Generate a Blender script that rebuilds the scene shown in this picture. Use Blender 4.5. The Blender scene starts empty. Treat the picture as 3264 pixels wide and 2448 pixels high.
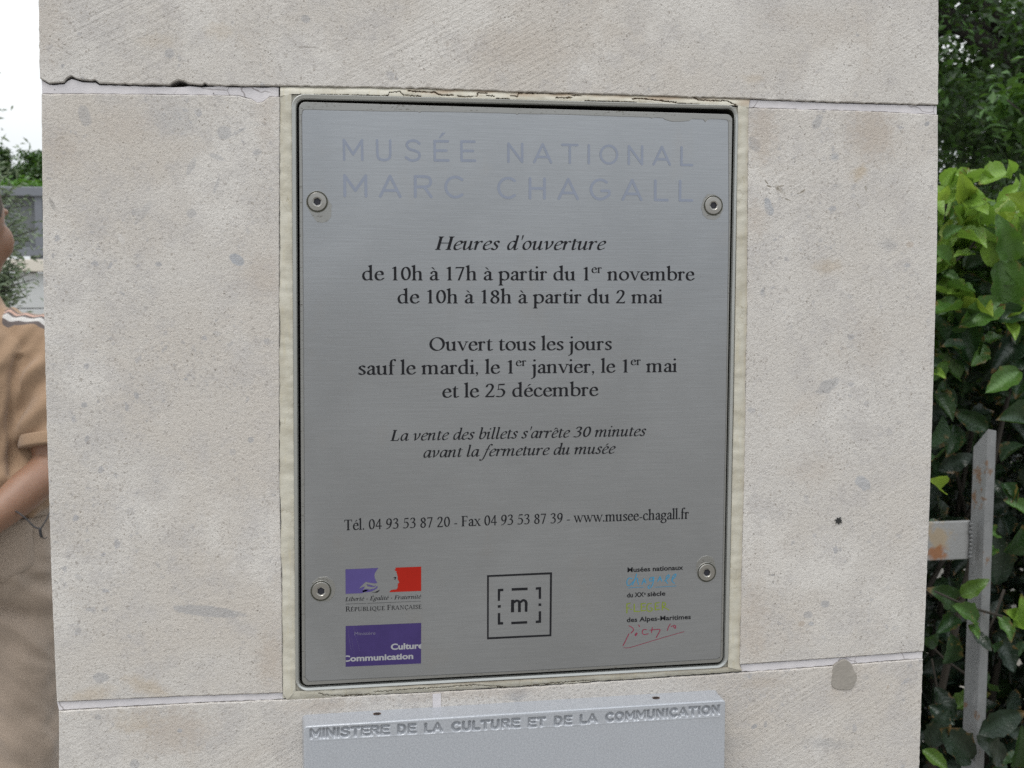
import bpy, bmesh, math, random
import numpy as np
from mathutils import Vector, Matrix, noise as mnoise
from mathutils.geometry import delaunay_2d_cdt, tessellate_polygon
random.seed(7); rng=np.random.default_rng(7)
SC=bpy.context.scene; COL=SC.collection
R=math.radians
# ------------------------------------------------------------------ camera, world, sun, exposure
YAW,PITCH,ROLL,F=-0.18082381,-0.07597645,-0.00051544,3900.0
DIST,EYE=0.83155,1.5
def _rot():
    y,p,r=YAW,PITCH,ROLL
    Ry=Matrix(((math.cos(y),-math.sin(y),0),(math.sin(y),math.cos(y),0),(0,0,1)))
    Rp=Matrix(((1,0,0),(0,math.cos(p),-math.sin(p)),(0,math.sin(p),math.cos(p))))
    Rr=Matrix(((math.cos(r),0,math.sin(r)),(0,1,0),(-math.sin(r),0,math.cos(r))))
    return Ry@Rp@Rr
RM=_rot()
cam=bpy.data.cameras.new('camera'); co=bpy.data.objects.new('camera',cam); COL.objects.link(co); SC.camera=co
cr,cf,cu=RM.col[0],RM.col[1],RM.col[2]
M=Matrix.Identity(4)
for i in range(3): M[i][0]=cr[i]; M[i][1]=cu[i]; M[i][2]=-cf[i]
M[1][3]=-DIST; M[2][3]=EYE
co.matrix_world=M
cam.sensor_width=36; cam.lens=F/3264*36; cam.clip_start=0.02; cam.clip_end=2000
cam.dof.use_dof=True; cam.dof.focus_distance=0.86; cam.dof.aperture_fstop=24
W_=bpy.data.worlds.new('World'); SC.world=W_; W_.use_nodes=True
nt=W_.node_tree; nt.nodes.clear()
wo=nt.nodes.new('ShaderNodeOutputWorld'); sky=nt.nodes.new('ShaderNodeTexSky'); sky.sky_type='NISHITA'; sky.sun_disc=False
SUN_EL,SUN_AZ=R(62),R(208)      # compass-like azimuth: clockwise from +Y
sky.sun_elevation=SUN_EL; sky.sun_rotation=SUN_AZ; sky.air_density=1.0; sky.dust_density=2.0
bg1=nt.nodes.new('ShaderNodeBackground'); bg1.inputs[1].default_value=0.10
nt.links.new(sky.outputs[0],bg1.inputs[0])
bg2=nt.nodes.new('ShaderNodeBackground'); bg2.inputs[1].default_value=1.0
tc=nt.nodes.new('ShaderNodeTexCoord'); mp=nt.nodes.new('ShaderNodeMapping'); mp.inputs['Scale'].default_value=(1,1,3.0)
nz=nt.nodes.new('ShaderNodeTexNoise'); nz.inputs['Scale'].default_value=1.7; nz.inputs['Detail'].default_value=6
rp=nt.nodes.new('ShaderNodeValToRGB'); rp.color_ramp.elements[0].position=.36; rp.color_ramp.elements[0].color=(.80,.87,.94,1)
rp.color_ramp.elements[1].position=.62; rp.color_ramp.elements[1].color=(.98,1,1,1)
nt.links.new(tc.outputs['Generated'],mp.inputs[0]); nt.links.new(mp.outputs[0],nz.inputs['Vector'])
nt.links.new(nz.outputs[0],rp.inputs[0]); sxz=nt.nodes.new('ShaderNodeSeparateXYZ'); nt.links.new(tc.outputs['Generated'],sxz.inputs[0])
mr=nt.nodes.new('ShaderNodeMapRange'); nt.links.new(sxz.outputs[2],mr.inputs[0])      # overcast sky: zenith about three times the horizon
for i_,v_ in ((1,0.0),(2,1.0),(3,0.90),(4,2.7)): mr.inputs[i_].default_value=v_
nt.links.new(rp.outputs[0],bg2.inputs[0]); nt.links.new(mr.outputs[0],bg2.inputs[1])
mxs=nt.nodes.new('ShaderNodeMixShader'); mxs.inputs[0].default_value=.88
nt.links.new(bg1.outputs[0],mxs.inputs[1]); nt.links.new(bg2.outputs[0],mxs.inputs[2]); nt.links.new(mxs.outputs[0],wo.inputs[0])
sun=bpy.data.lights.new('sun','SUN'); so=bpy.data.objects.new('sun',sun); COL.objects.link(so)
sun.energy=1.5; sun.angle=R(25); sun.color=(1,.96,.9)
sd=Vector((math.sin(SUN_AZ)*math.cos(SUN_EL),math.cos(SUN_AZ)*math.cos(SUN_EL),math.sin(SUN_EL)))
so.rotation_euler=sd.to_track_quat('Z','Y').to_euler(); so.location=(0,-3,6)
vs=SC.view_settings; vs.view_transform='Standard'; vs.look='None'; vs.gamma=1; vs.use_curve_mapping=False; vs.exposure=0.0
SC.cycles.max_bounces=8; SC.cycles.use_denoising=False
# ------------------------------------------------------------------ measuring helpers (photograph pixel -> point at depth Y)
CAM=Vector((0,-DIST,EYE))
def at(px,py,Y=0.0):
    d=RM@Vector(((px-1632)/F,1.0,-(py-1224)/F))
    t=(Y+DIST)/d.y
    return CAM+d*t
def W(px,py,Y=0.0):
    p=at(px,py,Y); return (p.x,p.z)
# ------------------------------------------------------------------ scene helpers
def link(o,parent=None):
    COL.objects.link(o)
    if parent is not None: o.parent=parent
    return o
def tag(o,label=None,cat=None,group=None,kind=None):
    if label: o['label']=label
    if cat: o['category']=cat
    if group: o['group']=group
    if kind: o['kind']=kind
    return o
def empty(name,loc,label,cat,group=None):
    o=bpy.data.objects.new(name,None); o.location=loc; o.empty_display_size=.1; link(o); tag(o,label,cat,group); return o
def wloc(p):
    v=Vector((0,0,0))
    while p is not None: v+=Vector(p.location); p=p.parent
    return v
def mesh(name,verts,faces,mats,parent=None,smooth=False,fmat=None,kind=None,label=None):
    off=wloc(parent) if parent is not None else Vector((0,0,0))
    me=bpy.data.meshes.new(name)
    V=np.array([tuple(v) for v in verts],dtype=float).reshape(-1,3)-np.array(off)
    me.from_pydata(V.tolist(),[],[tuple(f) for f in faces])
    if not isinstance(mats,(list,tuple)): mats=[mats]
    for m in mats: me.materials.append(m)
    if fmat is not None:
        me.polygons.foreach_set('material_index',list(fmat))
    if smooth: me.polygons.foreach_set('use_smooth',[True]*len(me.polygons))
    me.update()
    o=bpy.data.objects.new(name,me); link(o,parent)
    if kind: o['kind']=kind
    if label: o['label']=label
    return o
def box_vf(c,s,rz=0):
    cx,cy,cz=c; a,b,h=s[0]/2,s[1]/2,s[2]/2
    ca,sa=math.cos(rz),math.sin(rz)
    v=[]
    for z in (-h,h):
        for x,y in ((-a,-b),(a,-b),(a,b),(-a,b)): v.append((cx+x*ca-y*sa,cy+x*sa+y*ca,cz+z))
    f=[(3,2,1,0),(4,5,6,7),(0,1,5,4),(1,2,6,5),(2,3,7,6),(3,0,4,7)]
    return v,f
def bevel(o,w,seg=2,ang=40):
    m=o.modifiers.new('b','BEVEL'); m.width=w; m.segments=seg; m.limit_method='ANGLE'; m.angle_limit=R(ang); return o
def boxo(name,c,s,mat,parent=None,rz=0,bv=0,**k):
    v,f=box_vf(c,s,rz); o=mesh(name,v,f,mat,parent,**k)
    if bv: bevel(o,bv)
    return o
class MB:
    def __init__(s): s.v=[]; s.f=[]
    def add(s,v,f):
        n=len(s.v); s.v+=list(v); s.f+=[tuple(i+n for i in q) for q in f]
    def box(s,c,d,rz=0): s.add(*box_vf(c,d,rz))
def tube_vf(pts,rad,n=8,cap=True):
    pts=[Vector(p) for p in pts]; rs=rad if isinstance(rad,(list,tuple)) else [rad]*len(pts)
    v=[];f=[]
    up=Vector((0.13,0.2,1)).normalized()
    for i,p in enumerate(pts):
        t=(pts[min(i+1,len(pts)-1)]-pts[max(i-1,0)]).normalized()
        a=t.cross(up)
        if a.length<.2: a=t.cross(Vector((1,0,0)))
        a.normalize(); b=t.cross(a)
        for k in range(n):
            q=2*math.pi*k/n; v.append(p+(a*math.cos(q)+b*math.sin(q))*rs[i])
    for i in range(len(pts)-1):
        for k in range(n):
            k2=(k+1)%n; f.append((i*n+k,i*n+k2,(i+1)*n+k2,(i+1)*n+k))
    if cap:
        f.append(tuple(range(n))[::-1]); f.append(tuple((len(pts)-1)*n+k for k in range(n)))
    return v,f
# ------------------------------------------------------------------ node helpers
class NT:
    def __init__(s,name):
        s.m=bpy.data.materials.new(name); s.m.use_nodes=True; s.t=s.m.node_tree; s.t.nodes.clear()
        s.out=s.t.nodes.new('ShaderNodeOutputMaterial'); s.b=s.t.nodes.new('ShaderNodeBsdfPrincipled')
        s.t.links.new(s.b.outputs[0],s.out.inputs[0])
    def n(s,ty,**k):
        x=s.t.nodes.new(ty)
        for a,b in k.items(): setattr(x,a,b)
        return x
    def put(s,v,sock):
        if isinstance(v,bpy.types.NodeSocket): s.t.links.new(v,sock)
        elif v is not None:
            if isinstance(v,(tuple,list)) and len(v)==3 and sock.type=='RGBA': v=(*v,1)
            sock.default_value=v
    def math(s,op,a,b=None,c=None,clamp=False):
        x=s.n('ShaderNodeMath',operation=op,use_clamp=clamp); s.put(a,x.inputs[0]); s.put(b,x.inputs[1]); s.put(c,x.inputs[2]); return x.outputs[0]
    def vmath(s,op,a,b=None):
        x=s.n('ShaderNodeVectorMath',operation=op); s.put(a,x.inputs[0]); s.put(b,x.inputs[1])
        return x.outputs['Value'] if op in('LENGTH','DOT_PRODUCT','DISTANCE') else x.outputs[0]
    def mix(s,f,a,b,mode='MIX'):
        x=s.n('ShaderNodeMix',data_type='RGBA',blend_type=mode); s.put(f,x.inputs[0]); s.put(a,x.inputs[6]); s.put(b,x.inputs[7]); return x.outputs[2]
    def pos(s): return s.n('ShaderNodeNewGeometry').outputs['Position']
    def mapv(s,v,scale=(1,1,1),loc=(0,0,0),rot=(0,0,0)):
        x=s.n('ShaderNodeMapping'); s.put(v,x.inputs[0]); x.inputs['Scale'].default_value=scale; x.inputs['Location'].default_value=loc; x.inputs['Rotation'].default_value=rot; return x.outputs[0]
    def noise(s,v,sc,det=3,ro=.5,dist=0,col=False):
        x=s.n('ShaderNodeTexNoise'); s.put(v,x.inputs['Vector']); x.inputs['Scale'].default_value=sc; x.inputs['Detail'].default_value=det; x.inputs['Roughness'].default_value=ro; x.inputs['Distortion'].default_value=dist
        return x.outputs[1 if col else 0]
    def vor(s,v,sc,feat='F1',rnd=1,out='Distance'):
        x=s.n('ShaderNodeTexVoronoi',feature=feat); s.put(v,x.inputs['Vector']); x.inputs['Scale'].default_value=sc; x.inputs['Randomness'].default_value=rnd; return x.outputs[out]
    def ramp(s,f,stops,interp='LINEAR'):
        x=s.n('ShaderNodeValToRGB'); x.color_ramp.interpolation=interp; e=x.color_ramp.elements
        while len(e)<len(stops): e.new(.5)
        for i,(p,c) in enumerate(stops):
            e[i].position=p; e[i].color=(*c,1) if isinstance(c,(tuple,list)) else (c,c,c,1)
        s.put(f,x.inputs[0]); return x.outputs[0]
    def sm(s,v,a,b,lo=0.0,hi=1.0):
        x=s.n('ShaderNodeMapRange',interpolation_type='SMOOTHSTEP'); s.put(v,x.inputs[0])
        x.inputs[1].default_value=a; x.inputs[2].default_value=b; x.inputs[3].default_value=lo; x.inputs[4].default_value=hi; return x.outputs[0]
    def warp(s,v,sc,amt,det=2):
        x=s.n('ShaderNodeVectorMath',operation='SCALE'); s.put(s.noise(v,sc,det,.55,col=True),x.inputs[0]); x.inputs['Scale'].default_value=amt
        return s.vmath('ADD',v,x.outputs[0])
    def bump(s,h,strength=1,dist=.001,nrm=None):
        x=s.n('ShaderNodeBump'); x.inputs['Strength'].default_value=strength; x.inputs['Distance'].default_value=dist; s.put(h,x.inputs['Height'])
        if nrm is not None: s.put(nrm,x.inputs['Normal'])
        s.put(x.outputs[0],s.b.inputs['Normal']); return x.outputs[0]
    def base(s,c): s.put(c,s.b.inputs['Base Color'])
    def rough(s,c): s.put(c,s.b.inputs['Roughness'])
    def metal(s,c): s.put(c,s.b.inputs['Metallic'])
def simple(name,col,rough=.6,metal=0,var=.12,sc=40,bumpd=0,bsc=200,spec=.5):
    n=NT(name); p=n.pos()
    k=n.noise(p,sc,4,.6)
    n.base(n.mix(k,tuple(c*(1-var) for c in col),tuple(min(1,c*(1+var)) for c in col)))
    n.rough(rough); n.metal(metal); n.b.inputs['Specular IOR Level'].default_value=spec
    if bumpd: n.bump(n.noise(p,bsc,3,.6),1,bumpd)
    return n.m
# ------------------------------------------------------------------ stone
def stone_mat(name,seed,marks=(),tone=(.486,.461,.434),pink=.5,saw=0.0,frag=1.0):
    """pale limestone; marks = (x,z,rx,rz,angle,colour,strength[,edge noise]) fossils and stains, in metres on the face"""
    n=NT(name); p=n.pos(); q=n.mapv(p,loc=(seed*3.7,seed*1.9,seed*5.3)); T_=lambda k:tuple(a*b for a,b in zip(tone,k))
    c=n.mix(n.sm(n.noise(q,6,3,.55,.6),.40,.66),tone,T_((.95,.925,.895)))
    c=n.mix(n.math('MULTIPLY',n.sm(n.noise(n.mapv(q,loc=(9,4,2)),14,5,.65,.8),.54,.76),pink),c,T_((.92,.855,.79)))
    c=n.mix(n.math('MULTIPLY',n.sm(n.noise(n.mapv(q,loc=(1,7,3)),13,4,.6),.48,.66),.75),c,T_((1.14,1.15,1.16)))
    c=n.mix(n.math('MULTIPLY',n.sm(n.noise(n.mapv(q,loc=(5,1,6)),34,6,.75),.46,.66),.6),c,T_((.83,.83,.855)))
    wp=n.warp(q,330,.0035,3); wq=n.warp(n.warp(q,95,.010,2),420,.0025,2)
    patch=n.sm(n.noise(n.mapv(q,loc=(2,2,8)),17,5,.7),.44,.58)
    def cells(v,scale,rad,density):
        x=n.n('ShaderNodeTexVoronoi',feature='F1'); n.put(v,x.inputs['Vector']); x.inputs['Scale'].default_value=scale
        sep=n.n('ShaderNodeSeparateColor'); n.put(x.outputs['Color'],sep.inputs[0])
        r=n.math('MULTIPLY',sep.outputs[1],rad); e=n.math('SUBTRACT',x.outputs['Distance'],r)
        return n.math('MULTIPLY',n.sm(e,.05,-.05),n.math('LESS_THAN',sep.outputs[0],density)),sep.outputs[2]
    # irregular grey fragments, thicker in patches
    for sc_,rad,den,col_,amt,pm in ((120,.34,.22*frag,(.66,.69,.76),.60,1),(230,.42,.40*frag,(.68,.70,.75),.60,1),(430,.48,.42,(.60,.58,.57),.48,.7),(700,.5,.5,(.52,.48,.44),.58,.3)):
        m,r3=cells(wq if sc_<300 else wp,sc_,rad,den)
        m=n.math('MULTIPLY',m,n.math('MULTIPLY_ADD',patch,pm*.85,1-pm*.85)); c=n.mix(n.math('MULTIPLY',m,n.math('MULTIPLY_ADD',r3,amt,amt*.4)),c,T_(col_))
    vein=n.noise(n.warp(q,60,.012,3),120,4,.65); vm=n.sm(n.math('ABSOLUTE',n.math('SUBTRACT',vein,.5)),.012,.0)
    c=n.mix(n.math('MULTIPLY',n.math('MULTIPLY',vm,patch),.5*frag),c,T_((.68,.70,.77)))
    # sandy grain: light and dark
    g=n.noise(q,780,4,.8); c=n.mix(n.math('MULTIPLY',n.sm(g,.50,.70),.42),c,T_((.68,.65,.62))); c=n.mix(n.math('MULTIPLY',n.sm(g,.47,.30),.55),c,T_((1.24,1.24,1.22)))
    g2=n.noise(q,430,4,.7); c=n.mix(n.math('MULTIPLY',n.sm(g2,.56,.72),.30),c,T_((.74,.70,.66)))
    pit,r3=cells(wp,560,.30,.10); pit=n.math('MULTIPLY',pit,n.sm(n.noise(q,30,3,.6),.40,.62))
    c=n.mix(n.math('MULTIPLY',pit,.6),c,T_((.40,.35,.29)))
    sx=n.n('ShaderNodeSeparateXYZ'); n.put(p,sx.inputs[0])
    wob=n.noise(p,170,3,.6); wob2=n.noise(n.mapv(p,loc=(3,3,3)),420,2,.6)
    for mk in marks:
        X,Z,rx,rz,an,colr,st=mk[:7]; ed=mk[7] if len(mk)>7 else .35
        dx=n.math('SUBTRACT',sx.outputs[0],X); dz=n.math('SUBTRACT',sx.outputs[2],Z)
        ca,sa=math.cos(an),math.sin(an)
        u=n.math('ADD',n.math('MULTIPLY',dx,ca/rx),n.math('MULTIPLY',dz,sa/rx))
        v=n.math('ADD',n.math('MULTIPLY',dx,-sa/rz),n.math('MULTIPLY',dz,ca/rz))
        d=n.math('SQRT',n.math('ADD',n.math('MULTIPLY',u,u),n.math('MULTIPLY',v,v)))
        d=n.math('ADD',d,n.math('MULTIPLY',n.math('SUBTRACT',wob,.5),2.2*ed)); d=n.math('ADD',d,n.math('MULTIPLY',n.math('SUBTRACT',wob2,.5),ed))
        m=n.sm(d,1.15 if ed<.6 else 1.5,.85 if ed<.6 else .2); m=n.math('MULTIPLY',m,n.math('MULTIPLY_ADD',g2,.7,.62)); c=n.mix(n.math('MULTIPLY',m,min(1.0,st*1.0)),c,colr)
    n.base(c); n.rough(.88); n.b.inputs['Specular IOR Level'].default_value=.25
    h=n.math('MULTIPLY',g,1.0)
    h=n.math('ADD',h,n.math('MULTIPLY',n.noise(q,330,4,.65),1.2))
    h=n.math('SUBTRACT',h,n.math('MULTIPLY',pit,.8))
    if saw:
        w=n.noise(n.mapv(n.mapv(q,rot=(0,R(28),0)),scale=(14,60,330)),1,4,.6)
        h=n.math('ADD',h,n.math('MULTIPLY',n.math('MULTIPLY',w,n.sm(n.noise(q,8,2),.42,.6)),saw))
    n.bump(h,1,.0008)
    return n.m
GREY=(.27,.272,.285); BLUE=(.27,.29,.325); TAN=(.38,.325,.275); OCH=(.39,.315,.225); PALE=(.50,.475,.45)
def mk(px,py,a,b,ang,col,st,ed=.35):
    """a,b: half sizes in photo pixels"""
    x,z=W(px,py); return (x,z,a*.000219,b*.000219,R(ang),col,st,ed)
marks_left=[mk(715,423,21,20,0,GREY,.45,.15),mk(755,828,24,15,-35,BLUE,.7,.25),mk(270,370,16,32,15,GREY,.45),mk(385,760,8,17,25,PALE,.8),
 mk(455,680,10,42,-35,GREY,.3),mk(500,640,60,40,0,PALE,.45,.7),mk(660,1948,105,17,-8,GREY,.55,.35),mk(610,530,9,30,-25,GREY,.35),
 mk(690,500,22,8,-20,GREY,.4),mk(820,485,13,9,20,GREY,.45),mk(610,680,14,14,0,GREY,.4),mk(190,480,60,60,0,TAN,.35,.8),mk(470,2190,75,25,-25,OCH,.5,.8),
 mk(290,2215,70,22,10,OCH,.45,.8),mk(860,2100,40,90,0,TAN,.5,.8),mk(320,2160,22,16,0,GREY,.5),mk(840,880,60,70,0,TAN,.35,.9),mk(390,400,90,60,0,TAN,.25,.9),
 mk(850,330,40,140,0,TAN,.35,.9),mk(166,650,6,20,20,(.2,.19,.18),.5),mk(268,1291,9,9,0,GREY,.6),mk(435,1261,7,10,20,GREY,.6),mk(800,1402,9,9,0,GREY,.6),mk(505,842,10,7,0,GREY,.6),
 mk(760,420,26,5,30,GREY,.3),mk(690,590,5,26,-20,GREY,.35),mk(560,390,60,40,0,BLUE,.18,.9)]
DK=(.17,.145,.105)
marks_right=[mk(2443,580,9,2.2,-50,DK,.85,.25),mk(2452,594,8,2.5,-20,DK,.75,.25),mk(2478,600,3,8,-25,DK,.7,.3),mk(2490,593,10,2,10,DK,.8,.3),mk(2510,636,13,1.8,-15,DK,.7,.3),mk(2558,610,12,2,35,DK,.75,.35),mk(2545,616,6,2,0,DK,.7,.3),mk(2760,600,4,9,20,DK,.5,.4),mk(2735,655,12,3,-55,DK,.45,.5),mk(2730,575,10,3,30,DK,.4,.5),mk(2405,460,18,26,30,GREY,.6),mk(2450,660,14,30,18,BLUE,.55),mk(2660,500,16,14,0,BLUE,.5,.6),mk(2605,390,14,26,-35,GREY,.5,.5),mk(2955,395,11,7,35,GREY,.75),
 mk(2780,420,80,90,0,TAN,.6,.9),mk(2740,550,32,20,35,OCH,.6,.9),mk(2485,605,20,8,-40,(.24,.21,.17),.5,.6),mk(2560,610,12,6,30,(.24,.21,.17),.4,.6),
 mk(2430,420,45,110,0,TAN,.5,.9),mk(2830,780,34,22,0,GREY,.4,.7),mk(2900,780,14,10,0,TAN,.6),mk(2640,850,50,24,0,OCH,.4,.8),mk(2640,1230,20,46,-60,GREY,.5,.5),mk(2750,1540,30,20,-40,BLUE,.5,.5),
 mk(2630,1925,16,12,0,GREY,.6),mk(2575,1960,18,12,0,GREY,.5),mk(2555,1988,12,9,0,TAN,.7),mk(2585,1988,10,7,0,BLUE,.5),mk(2400,2000,50,150,0,TAN,.4,.9),
 mk(2430,930,6,14,-20,GREY,.5),mk(2410,700,40,60,0,TAN,.4,.9),mk(2780,1100,60,90,0,TAN,.22,.9),mk(2600,1500,70,60,0,TAN,.25,.9),mk(2870,1700,50,50,0,TAN,.15,.9)]
marks_top=[mk(540,170,14,14,0,GREY,.5),mk(700,100,45,26,0,OCH,.28,.9),mk(500,130,55,22,0,OCH,.25,.9),mk(980,150,34,3,0,(.24,.22,.2),.5),mk(975,60,14,12,0,GREY,.5),mk(140,60,60,120,0,TAN,.3,.9),
 mk(1640,150,200,60,0,TAN,.25,.9),mk(2550,60,150,40,0,TAN,.2,.9),mk(2400,250,40,14,0,OCH,.3,.9)]
marks_low=[mk(560,2330,110,70,0,TAN,.55,.9),mk(430,2300,70,40,0,OCH,.3,.9),mk(1650,2215,40,22,0,GREY,.6,.8),mk(1380,2200,50,12,0,GREY,.3,.7),mk(1030,2250,120,22,0,TAN,.45,.9),mk(1500,2210,250,20,0,TAN,.4,.9),
 mk(2405,2315,10,7,30,GREY,.7),mk(2440,2310,6,12,0,GREY,.5),mk(2430,2175,90,20,0,TAN,.35,.9),mk(2640,2370,90,20,-10,GREY,.35,.9),mk(2350,2370,60,30,0,GREY,.25,.9),
 mk(312,2286,9,9,0,GREY,.4),mk(430,2435,14,14,0,GREY,.5),mk(573,2329,8,6,0,BLUE,.5),mk(2830,2190,8,4,60,TAN,.8),mk(2700,2160,60,90,0,TAN,.22,.9)]
M_top=stone_mat('limestone_upper',1,marks_top,pink=.35,saw=1.4,frag=.45)
M_left=stone_mat('limestone_left',2,marks_left,pink=.35,frag=1.0)
M_right=stone_mat('limestone_right',3,marks_right,pink=.4,saw=.7,frag=.8)
M_low=stone_mat('limestone_lower',4,marks_low,pink=.55,saw=1.0,frag=1.1)
def mortar_mat():
    n=NT('lilac_grey_mortar'); p=n.pos()
    c=n.mix(n.sm(n.noise(p,60,3,.6),.35,.7),(.47,.45,.465),(.53,.505,.515))
    pv=n.n('ShaderNodeTexVoronoi',feature='F1'); n.put(p,pv.inputs['Vector']); pv.inputs['Scale'].default_value=130
    ps=n.n('ShaderNodeSeparateColor'); n.put(pv.outputs['Color'],ps.inputs[0])
    pit=n.math('MULTIPLY',n.math('LESS_THAN',pv.outputs['Distance'],n.math('MULTIPLY',ps.outputs[2],.10)),n.math('LESS_THAN',ps.outputs[0],.5))
    c=n.mix(n.math('MULTIPLY',pit,.8),c,(.10,.09,.09))
    cr=n.vor(n.warp(p,90,.008),32,'DISTANCE_TO_EDGE')
    ck=n.math('MULTIPLY',n.math('LESS_THAN',cr,.009),n.sm(n.noise(p,14,2),.52,.56))
    c=n.mix(n.math('MULTIPLY',ck,.7),c,(.17,.15,.15))
    n.base(c); n.rough(.8)
    n.bump(n.math('SUBTRACT',n.math('ADD',n.noise(p,300,3,.6),n.noise(p,1200,2,.6)),n.math('MULTIPLY',pit,2)),1,.0002)
    return n.m
M_mortar=mortar_mat()
M_joint=simple('dark_joint_bed',(.07,.06,.05),.95,var=.3)
# ------------------------------------------------------------------ pillar
pillar=empty('stone_pillar',(0.156,0.2,0),'pale limestone gate pillar of large blocks with grey mortar joints, holding both metal plates','pillar')
def resample(pts,step):
    out=[]
    for i in range(len(pts)):
        a=Vector(pts[i]); b=Vector(pts[(i+1)%len(pts)]); n=max(1,int((b-a).length/step))
        for k in range(n): out.append(a.lerp(b,k/n))
    return out
def slab(name,pts,y0,y1,mat,parent,bev=.0009,rough=.00018,step=.0025,seed=0,roughmask=None,fill=True,label=None):
    """prism with front outline pts (x,z), front face at y0, back at y1, a worn bevelled arris"""
    P=resample(pts,step)
    area=sum(P[i].x*P[(i+1)%len(P)].y-P[(i+1)%len(P)].x*P[i].y for i in range(len(P)))
    if area<0: P=P[::-1]
    Q=[]
    for i,p in enumerate(P):
        t=(P[(i+1)%len(P)]-P[i-1]).normalized(); nn=Vector((-t.y,t.x))
        k=rough*(roughmask(p) if roughmask else 1)
        j=mnoise.noise(Vector((p.x*260,p.y*260,seed)))*k*1.6+mnoise.noise(Vector((p.x*900,p.y*900,seed+5)))*k
        Q.append((p-nn*(j if j>0 else j*.3),nn,k))
    N=len(Q); v=[];f=[]
    for (p,nn,k) in Q: v.append((p.x,y1,p.y))
    for (p,nn,k) in Q: v.append((p.x,y0+bev*.9,p.y))
    for i,(p,nn,k) in enumerate(Q):
        b=bev*(.55+.5*abs(mnoise.noise(Vector((p.x*140,p.y*140,seed+9))))*2)
        q=p+nn*b; v.append((q.x,y0,q.y))
    for i in range(N):
        j=(i+1)%N
        f.append((i,j,N+j,N+i)); f.append((N+i,N+j,2*N+j,2*N+i))
    tri=tessellate_polygon([[Vector((v[2*N+i][0],v[2*N+i][2],0)) for i in range(N)]])
    for t in tri:
        t=[2*N+a for a in t]
        a,b,c=[Vector(v[k]) for k in t]
        if (b-a).cross(c-a).y>0: t=t[::-1]
        f.append(tuple(t))
    # side orientation: outward
    o=mesh(name,v,f,mat,parent)
    bm=bmesh.new(); bm.from_mesh(o.data); bmesh.ops.recalc_face_normals(bm,faces=bm.faces[:])
    bm.faces.ensure_lookup_table()
    fr=[q for q in bm.faces if abs(q.normal.y)>.99 and q.calc_center_median().y< y0-wloc(parent).y+1e-5]
    if fr and fr[0].normal.y>0: bmesh.ops.reverse_faces(bm,faces=bm.faces[:])
    bm.to_mesh(o.data); bm.free()
    if label: o['label']=label
    return o
PL=[(122.6,-700),(122.6,0),(126,249)]
def WP(l): return [W(*p) for p in l]
upper_edge=[(126,249),(155,264),(203,262),(212,247),(226.5,240.5),(243,247),(260,253),(290,257),(302.5,253),(317,264),(412,267),(539,270),(551,262),(568,255),(585,258),(602,267),(644,270),(653,264),(663,270),(817,273),(948,273.5),(1180,277.6),(1300,279),(1450,284),(1650,292),(2000,302),(2362,313),(2640,324),(2991.6,333.6)]
chip=lambda p: 2.4 if p.x<.0 and p.y>1.6 else 1.6
slab('stone_block',[W(122.6,-900)]+[W(122.6,0)]+WP(upper_edge)+[W(2992.6,0),W(2992.6,-900)],0,.40,M_top,pillar,seed=1,rough=.0004,roughmask=lambda p:(1.5 if p.y<1.7 else .4),label='upper stone block spanning the top with a chipped lower edge')
left_pts=[(131.6,299),(500,301),(760,304.5),(785,313),(800,315),(820,328),(838,325),(853,313),(860,308),(893,309),(891,700),(891,1500),(899,1900),(901,2209),(547.5,2221),(181,2238),(166,1900),(150,1400),(138,900)]
slab('stone_block',WP(left_pts),0,.40,M_left,pillar,seed=2,label='left stone block beside the steel plate')
right_pts=[(2385,344),(2500,347),(2800,356),(2991,366),(2991,500),(2988,800),(2977,1200),(2965,1600),(2946,2076.5),(2700,2095),(2392,2116),(2358,2119),(2362,1900),(2372,1500),(2381,1000)]
slab('stone_block',WP(right_pts),0,.40,M_right,pillar,seed=3,label='right stone block between the steel plate and the hedge')
lower_top=[(187.5,2268),(547.5,2247),(897,2232),(1300,2212),(1700,2190),(2100,2163),(2392,2144),(2700,2121),(2943,2101)]
slab('stone_block',WP(lower_top)+WP([(2931,2448),(2900,3300),(240,3300),(187.5,2448)]),0,.40,M_low,pillar,seed=4,rough=.0004,label='lower stone block behind the grey ministry box')
# courses below and above that carry the pillar to the ground and its cap
zt=W(122.6,-900)[1]; zb=W(240,3300)[1]; xl,xr=-.1535,.4655
def course(z0,z1,s): slab('stone_block',[(xl,z0),(xr,z0),(xr,z1),(xl,z1)],0,.40,(M_low,M_right,M_left)[s%3],pillar,seed=10+s,step=.02)
course(0.5,zb-.007,0); course(.0,.493,1); course(zt+.007,2.35,2)
boxo('capstone',(.156,.2,2.39),(.70,.48,.07),M_right,pillar,bv=.006)
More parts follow.
